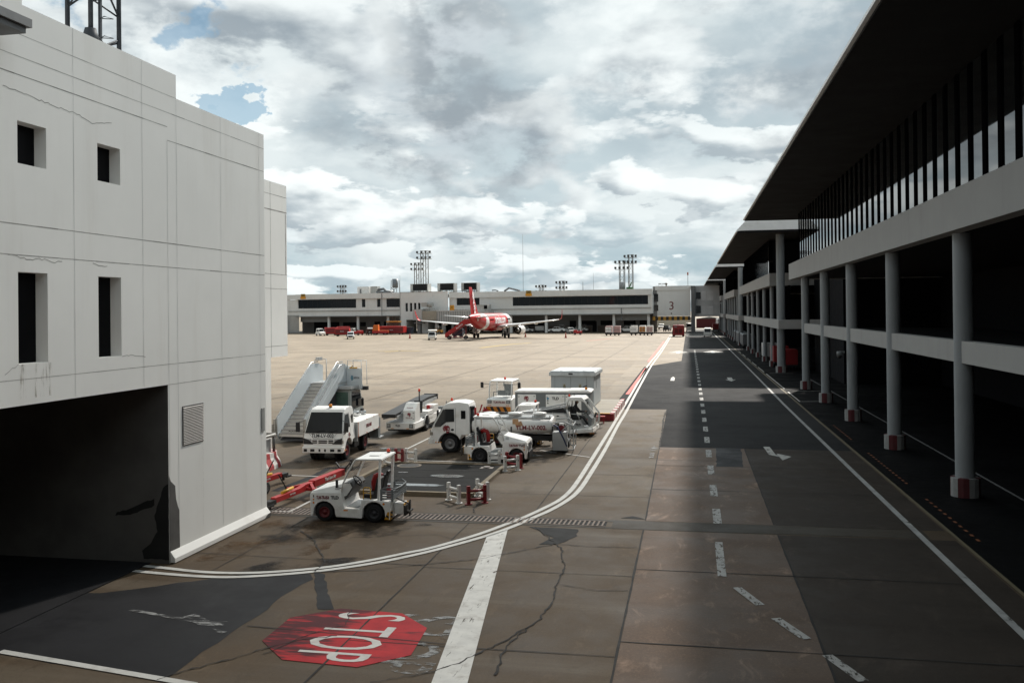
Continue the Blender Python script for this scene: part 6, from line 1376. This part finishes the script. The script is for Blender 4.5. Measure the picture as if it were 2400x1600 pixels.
def pk_extra(rack=True,tint=None):
    def f(t):
        front_glass(t,[(1.42,-.72,1.16),(1.42,.72,1.16),(.80,.64,1.68),(.80,-.64,1.68)])
        for s in(1,-1):
            b=MB(); b.box(2.55,s*.62-.16,.80,2.63,s*.62+.16,.95); b.build('headlight',M_lens,t)
        b=MB(); b.box(2.60,-.4,.62,2.645,.4,.92); b.build('grille',M_blk,t)
        if rack:
            b=MB()
            for y in(.75,-.75): b.tube([(-.95,y,1.15),(-.95,y,2.25),(-1.8,y,2.25),(-2.4,y,1.2)],.04,6)
            for x,z in((-.95,2.25),(-1.8,2.25)): b.bar((x,.75,z),(x,-.75,z),.06)
            b.box(-2.0,-.5,1.16,-1.4,.5,1.5); b.build('rack',M_lg,t)
    return f
def pickup(label,loc,rz,paint=None,rack=True,group='pickups parked along the pier'): return vehicle('pickup_truck',label,'pickup truck',loc,rz,paint or M_vw,PK,.88,(1.62,-1.65),.38,PKW,pk_extra(rack),group)
SV=[(2.3,.42),(2.35,.85),(2.1,1.0),(1.2,1.12),(.6,1.62),(.2,1.75),(-1.7,1.75),(-2.2,1.2),(-2.25,.5),(-1.9,.42)]+arc(-1.4,.42,.42,180,5)[1:-1]+[(-.9,.35),(.9,.35)]+arc(1.4,.42,.42,180,5)[1:-1]+[(1.9,.4)]
SVW=[[(1.1,1.18),(.6,1.58),(.05,1.62),(.05,1.18)],[(-.05,1.18),(-.05,1.62),(-.8,1.62),(-.8,1.18)],[(-.9,1.18),(-.9,1.62),(-1.6,1.6),(-1.9,1.2)]]
def sv_extra(t):
    front_glass(t,[(1.24,-.70,1.17),(1.24,.70,1.17),(.68,.62,1.62),(.68,-.62,1.62)])
    for s in(1,-1):
        b=MB(); b.box(2.22,s*.60-.18,.78,2.37,s*.60+.18,.95); b.build('headlight',M_lens,t)
    b=MB(); b.box(2.30,-.42,.55,2.375,.42,.9); b.build('grille',M_blk,t)
def suv(label,loc,rz,paint=None,group=None): return vehicle('car',label,'car',loc,rz,paint or M_vw,SV,.86,(1.4,-1.4),.36,SVW,sv_extra,group)
suv('silver white car with lit headlamps driving towards the camera on the left apron',(-81.2,207.5,0),-70,mat('car_silver',(.52,.53,.55),.3,.3))
pickup('white pickup with a roof rack parked right of the plane engine under the pier',(-38.0,261.0,0),172)
pickup('white pickup with a roof rack behind the red tractor, right of the grey car',(-31.9,264.5,0),172)
pickup('white pickup with a rack parked behind the pink baggage containers',(-17.3,259.5,0),172)
pickup('white pickup partly hidden behind the plane engine',(-48.2,265.5,0),-8)
pickup('white pickup seen beneath the plane fuselage',(-60.2,267.0,0),-8)
suv('grey white car beside the red tractor',(-32.2,247,0),-70,mat('car_grey',(.40,.40,.39),.35,.2))
suv('white car in the sunny yard beyond the bridge opening',(-9.0,300,0),-95)
suv('dark car parked under the bridge opening',(-6.4,271.5,0),80,mat('car_dark',(.02,.02,.023),.3))
# small truck with canvas body, left of plane
t=vehicle('small_truck','small white truck with a canopy bed left of the red boarding stairs','truck',(-57.6,197.6,0),-78,M_vw,[(1.9,.4),(1.95,.9),(1.75,1.1),(1.25,1.85),(.9,1.95),(.2,1.95),(.15,.9),(-2.3,.9),(-2.3,.6),(-1.9,.55)]+arc(-1.45,.4,.42,180,5)[1:-1]+[(-.9,.45),(.8,.45)]+arc(1.2,.4,.42,180,5)[1:-1]+[(1.7,.4)],.85,(1.2,-1.45),.36,[[(1.55,1.2),(1.2,1.75),(.35,1.78),(.35,1.2)]],lambda t:front_glass(t,[(1.78,-.72,1.15),(1.78,.72,1.15),(1.36,.62,1.80),(1.36,-.62,1.80)]))
b=MB(); b.box(-2.35,-.95,2.1,.9,.95,2.2); b.prism([(-2.35,2.2),(.9,2.2),(.6,2.32),(-2.1,2.32)],-.9,.9,'y'); b.build('canopy',M_vw,t); b=MB()
for x in(-2.2,-1.2,-.1):
    for y in(.85,-.85): b.bar((x,y,.9),(x,y,2.1),.06)
b.box(-2.2,-.8,.9,-.2,.8,1.5); b.build('bed_frame',M_vg,t)
# road shuttle bus
t=vehicle('road_van','small white open van driving away along the shaded road','van',(4.2,212,0),-92,M_vw,[(1.9,.35),(2.0,.9),(1.9,1.1),(1.5,1.95),(1.2,2.1),(-1.8,2.1),(-1.95,.4)]+arc(-1.2,.4,.4,180,5)[1:-1]+arc(1.2,.4,.4,180,5)[1:-1],.85,(1.2,-1.2),.34,[[(1.5,1.2),(1.3,1.85),(-1.6,1.9),(-1.6,1.2)]],lambda t:front_glass(t,[(1.92,-.72,1.12),(1.92,.72,1.12),(1.60,.66,1.92),(1.60,-.66,1.92)]))
# red baggage carts, tractors and containers
def cart(label,loc,rz,m,L=3.0,W=1.5,h=1.5,group='red baggage carts on the left apron',name='baggage_cart',txt=None,roof=None):
    t=thing(name,label,'baggage cart',loc,rz,group)
    b=MB(); b.box(-L/2,-W/2,.55,L/2,W/2,.55+h); bd=b.build('box',m,t,.05)
    if roof:
        b=MB(); b.prism([(-W/2-.03,.55+h),(-W/2+.15,.55+h+.14),(W/2-.15,.55+h+.14),(W/2+.03,.55+h)],-L/2,L/2,'x'); b.build('roof',roof,t)
    b=MB(); b.box(-L/2+.15,-W/2-.02,.8,L/2-.15,-W/2,.3+h); b.box(-L/2-.02,-W/2+.15,.8,-L/2,W/2-.15,.3+h); b.build('curtain',m if m is not M_vr else M_dred,t)
    b=MB(); b.box(-L/2-.1,-W/2+.1,.38,L/2+.1,W/2-.1,.55); b.bar((L/2,0,.45),(L/2+.8,0,.4),.08); b.build('chassis',M_blk,t)
    for x in(-L*.33,L*.33):
        for y in(W/2-.1,-W/2+.1):
            b=MB(); b.lathe([(-.09,.1),(-.09,.22),(.09,.22),(.09,.1)],(x,y,.22),'y',12); b.build('wheel',M_tyre,t)
    if txt: text(t,txt,.38,(0,-W/2-.03,1.35),(1,0,0),(0,0,1),M_lw,sx=.9)
    return t
t=vehicle('apron_tug','white apron tractor pulling red carts at the far left','tow tractor',(-103.2,240.5,0),-40,M_vw,[(1.6,.35),(1.65,.95),(.6,1.15),(.35,2.0),(-1.2,2.05),(-1.3,.9),(-1.6,.9),(-1.6,.35)],.8,(1.0,-1.0),.35,[[(.5,1.25),(.3,1.9),(-.9,1.9),(-.9,1.25)]],lambda t:front_glass(t,[(.70,-.7,1.2),(.70,.7,1.2),(.42,.62,1.95),(.42,-.62,1.95)]))
cart('first red baggage cart directly behind the far left white tractor',(-101.2,243.5,0),35,M_vr,3.6,1.7,1.7); cart('second red baggage cart in the far left train',(-99.0,247.2,0),35,M_vr,3.6,1.7,1.9)
cart('red baggage cart left of the silver car, parked on its own',(-93.8,233.8,0),10,M_vr,4.0,1.8,1.6,txt='AirAsia')
t=pickup('white roofed vehicle parked behind the lone red cart',(-99.5,256,0),-8,None,False,None)
t=pickup('dark pickup with a white canopy right of the silver car',(-90.5,246.5,0),-60,mat('car_dark'),False,None); 
b=MB(); b.prism([(-.7,1.76),(-.7,2.1),(.4,2.1),(.7,1.76)],-.75,.75,'y'); b.build('canopy',M_vw,t)
t=vehicle('red_tractor','low red tractor half hidden behind the silver car','tow tractor',(-93.3,244.3,0),-30,M_vr,[(1.5,.4),(1.5,1.3),(.3,1.35),(-.2,1.1),(-1.5,1.1),(-1.5,.4)],.8,(.95,-.95),.36,[]); b=MB(); b.obox((-.5,0,1.35),(.4,.5,.6)); b.build('seat',M_blk,t)
t=thing('cage_cart','brown mesh cage cart on the far left apron','cage cart',(-89.6,245.5,0),-8); b=MB(); b.box(-1.5,-.7,.3,1.5,.7,.45); b.build('deck',mat('rust_brown',(.09,.045,.035),.8),t); b=MB()
for i in range(9): b.bar((-1.5+i*.375,-.7,.4),(-1.5+i*.375,-.7,1.9),.05); b.bar((-1.5+i*.375,.7,.4),(-1.5+i*.375,.7,1.9),.05)
for z in(.9,1.4,1.9): b.bar((-1.5,-.7,z),(1.5,-.7,z),.05)
b.box(-1.4,-.5,.45,1.4,.5,1.7); b.build('cage',mat('rust_brown',(.09,.045,.035)),t)
t=vehicle('orange_truck','orange and red truck with a square cab on the far left apron','truck',(-86.9,245.5,0),187,mat('truck_orange',(.55,.12,.01),.5),[(2.2,.6),(2.2,1.8),(1.9,2.9),(.6,2.95),(.55,1.3),(-2.3,1.3),(-2.3,.6)],.95,(1.4,-1.5),.42,[[(1.9,1.9),(1.7,2.7),(.8,2.75),(.8,1.9)]],lambda t:front_glass(t,[(2.21,-.8,1.85),(2.21,.8,1.85),(2.0,.7,2.75),(2.0,-.7,2.75)])); b=MB(); b.box(-2.3,-.97,.55,2.3,.97,1.25); b.build('lower_body',M_vr,t)
t=cart('long red trailer beneath the dark pier opening',(-84.2,248.5,0),-8,M_vr,7.6,2.2,1.9,None,'red_trailer',txt='AirAsia')
t=thing('loader_platform','tall ochre framed platform behind the red trailer','platform',(-85.8,254,0),-8); b=MB(); b.box(-2,-1,3.5,2,1,3.9); b.build('deck',mat('ochre_paint',(.42,.20,.03),.6),t); b=MB()
for x in(-1.8,0,1.8): b.bar((x,-.9,0),(x,-.9,5.2),.09); b.bar((x,.9,0),(x,.9,5.2),.09)
b.bar((-1.8,-.9,5.2),(1.8,-.9,5.2),.08); b.box(-1.8,-.8,.3,1.8,.8,3.4); b.build('frame',mat('ochre_dark',(.07,.05,.035),.7),t)
t=thing('dark_bin','dark blue skip beside the pier column','skip',(-80.3,250.5,0),-8); b=MB(); b.prism([(-1.2,.2),(1.2,.2),(1.5,2.0),(-1.5,2.0)],-.8,.8,'y'); b.build('body',mat('bin_blue',(.02,.03,.05),.6),t); b=MB(); b.box(-1.55,-.85,2.0,1.55,.85,2.1); b.build('lid',M_blk,t)
t=thing('forklift','ochre roller machine under the pier block','machine',(-71.8,251.5,0),172); b=MB(); b.prism([(1.5,.5),(1.5,1.3),(.4,1.4),(.3,1.2),(-1.6,1.2),(-1.6,.5)],-.8,.8,'y'); b.build('body',mat('ochre_paint',(.4,.2,.03)),t); b=MB(); b.tube([(-.6,.6,1.2),(-.6,.6,2.3),(.3,.6,2.3),(.4,.6,1.3)],.06,6); b.tube([(-.6,-.6,1.2),(-.6,-.6,2.3),(.3,-.6,2.3),(.4,-.6,1.3)],.06,6); b.build('roll_bar',M_lg,t)
for x in(-1,1): 
    for y in(.7,-.7): wheel(t,x,y,.45,.3)
t=thing('blue_cart','dark blue service cart behind the red boarding stairs','service cart',(-55.8,214,0),0); b=MB(); b.box(-1.3,-.8,.5,1.3,.8,2.2); b.build('box',mat('cart_navy',(.015,.02,.04),.5),t); 
for x in(-.8,.8): 
    for y in(.7,-.7): wheel(t,x,y,.3,.2)
t=vehicle('red_tug','small red tractor beside the grey car','tow tractor',(-28.9,236,0),186,M_vr,[(1.1,.35),(1.1,1.25),(.2,1.3),(.1,1.0),(-.9,1.0),(-1.1,1.1),(-1.1,.35)],.75,(.7,-.7),.32,[]); b=MB(); b.obox((-.4,0,1.2),(.3,.5,.6)); b.cyl((0,-.3,1.3),(0,-.3,1.8),.05); b.build('seat',M_blk,t); b=MB(); b.sphere((.9,-.76,1.0),.18,8,(1,.1,1)); b.build('white_roundel',M_lw,t)
t=thing('compressor','small white trailer generator behind the plane wing','generator',(-44,266.5,0),-8); b=MB(); b.box(-1.4,-.7,.6,1.4,.7,1.9); b.build('casing',M_vw,t,.15); b=MB(); b.box(-.7,-.72,1.0,.7,-.7,1.6); b.build('panel',M_lw,t); b=MB(); b.box(-1.3,-.6,.35,1.5,.6,.6); b.build('chassis',M_vg,t)
for x in(-.8,.8): wheel(t,x,-.6,.3,.2); wheel(t,x,.6,.3,.2)
def uld(label,x,y,m,m2,w=1.7,h=1.7,rz=-3):
    t=thing('cargo_container',label,'cargo container',(x,y,0),rz,'cargo containers on dollies by the pier')
    b=MB(); b.prism([(-w/2,.75),(-w/2,.75+h*.86),(-w/2+.25,.75+h),(w/2,.75+h),(w/2,.75)],-.8,.8,'y'); b.build('box',m,t,.03)
    b=MB(); b.box(-w/2+.12,-.82,.85,-.03,-.8,.6+h*.9); b.box(.03,-.82,.85,w/2-.12,-.8,.6+h*.9); b.build('door',m2,t)
    b=MB(); b.box(-w/2+.1,-.823,.75+h*.40,w/2-.1,-.81,.75+h*.47); b.build('strap',M_vg,t)
    b=MB(); b.box(-w/2-.05,-.85,.3,w/2+.05,.85,.7); b.build('dolly',M_blk,t)
    for xx in(-.5,.5):
        b=MB(); b.lathe([(-.08,.08),(-.08,.18),(.08,.18),(.08,.08)],(xx,-.7,.18),'y',10); b.build('wheel',M_tyre,t)
    return t
M_pink=mat('container_pink',(.52,.36,.35),.5); M_pinkd=mat('container_pinkd',(.46,.28,.28),.5)
uld('pinkish white cargo container, left one of the pink pair',-19.9,227.2,M_pink,M_lw); uld('pinkish cargo container, right one of the pink pair',-17.8,227.0,M_pink,M_pinkd)
uld('plain white cargo container standing alone between the pink pair and the orange one',-13.7,228.4,M_vw,M_lw); uld('cargo container with an orange lower half',-11.6,229.6,M_vw,mat('container_orange',(.50,.20,.04),.5)); uld('pink banded white container at the right end of the row',-9.7,228.0,M_vw,M_pink)
# red generator on the line, seen from its end
t=thing('red_generator','big dark red box generator standing at the end of the double white line','generator',(-2.45,214,0),0)
b=MB(); b.box(-1.35,-1,.35,1.35,4,2.55); b.prism([(-1.35,2.55),(-1.15,2.72),(1.15,2.72),(1.35,2.55)],-1,4,'y'); b.build('casing',mat('gen_red',(.24,.012,.014),.5,0,.1,.6),t,.06)
b=MB()
for x0 in(-.85,.1):
    for i in range(6): b.box(x0,-1.03,.9+i*.16,x0+.75,-1.0,1.0+i*.16)
b.build('vent',mat('gen_vent',(.05,.006,.006),.7),t); b=MB(); b.box(-1.0,-1.02,2.2,-.3,-1.0,2.42); b.build('plate',M_vg,t); b=MB(); b.cyl((-.1,.5,2.7),(-.1,.5,3.0),.1); b.bar((-1,1,2.75),(1,1,2.85),.06); b.build('exhaust',M_dred,t)
b=MB(); b.box(-1.45,-.9,.5,-1.36,-.2,1.5); b.build('cable_box',M_blk,t)
for x in(-1.1,1.1): wheel(t,x,.2,.3,.25); wheel(t,x,3.0,.3,.25)
def cone(label,x,y,h=1.0):
    t=thing('traffic_cone',label,'traffic cone',(x,y,0),0,'red cones on the far apron'); b=MB(); b.lathe([(.06,.24),(h,.05)],(0,0,0),'z',10); b.build('cone',mat('cone_red',(.40,.05,.03),.6),t); b=MB(); b.box(-.3,-.3,0,.3,.3,.06); b.build('base',mat('cone_red',(.4,.05,.03)),t)
cone('red cone in front of the plane engine',-39.5,217); cone('red cone right of the plane wing, nearest the camera',-28.3,208.1,1.25); cone('red cone below the left wing tip of the plane',-66.9,210,1.2)
# under the terminal blocks: carts and bins
cart('first red cart under the second terminal block, beside its first column',(9.9,96.2,0),92,mat('cart_red_dark',(.22,.012,.014),.5,0,.1,1),2.9,1.7,1.55,'carts under the terminal blocks'); cart('second red cart under the second terminal block, behind the first red one',(9.6,101.5,0),92,mat('cart_red_dark'),2.9,1.6,1.7,'carts under the terminal blocks')
cart('white sided cart under the second terminal block near its third column',(9.6,112.5,0),92,M_lg,3.2,1.7,1.6,'carts under the terminal blocks')
for i in range(5): cart('dark grey baggage cart in the row under the third terminal block',(9.2+.1*(i%2),150+i*6.2,0),91,mat('cart_grey',(.11,.11,.115),.6),3.4,1.6,1.6,'grey carts under the third terminal block',roof=M_vg)
cart('red cart parked beside the white shed beyond the cross bridge',(7.6,268,0),90,mat('cart_red_dark'),3,1.7,1.7,None)
t=thing('road_truck','white truck front parked by the dark bridge column','truck',(.1,262,0),-90); b=MB(); b.prism([(1.5,.4),(1.5,1.2),(1.2,2.4),(-.6,2.5),(-4,2.5),(-4,.5)],-.95,.95,'y'); b.build('body',M_vw,t,.05); front_glass(t,[(1.46,-.8,1.35),(1.46,.8,1.35),(1.24,.75,2.3),(1.24,-.75,2.3)])
for x in(.6,-2.8): wheel(t,x,.8,.4,.25); wheel(t,x,-.8,.4,.25)
t=thing('security_camera','grey dome camera fixed to the third terminal column from the right','camera',(8.30,52.4,3.55)); b=MB(); b.bar((.15,0,.25),(-.12,0,.25),.10); b.cyl((-.12,0,.28),(-.12,0,.05),.15,n=14); b.build('housing',M_vg,t); b=MB(); b.sphere((-.12,0,.02),.14,12,(1,1,1.1)); b.build('dome',M_blk,t)
sheet('bridge_crossings',[[(-.7,y),(5.6,y),(5.6,y+3.2),(-.7,y+3.2)] for y in(222,240,258,276,294)],.02,M_wpaint)
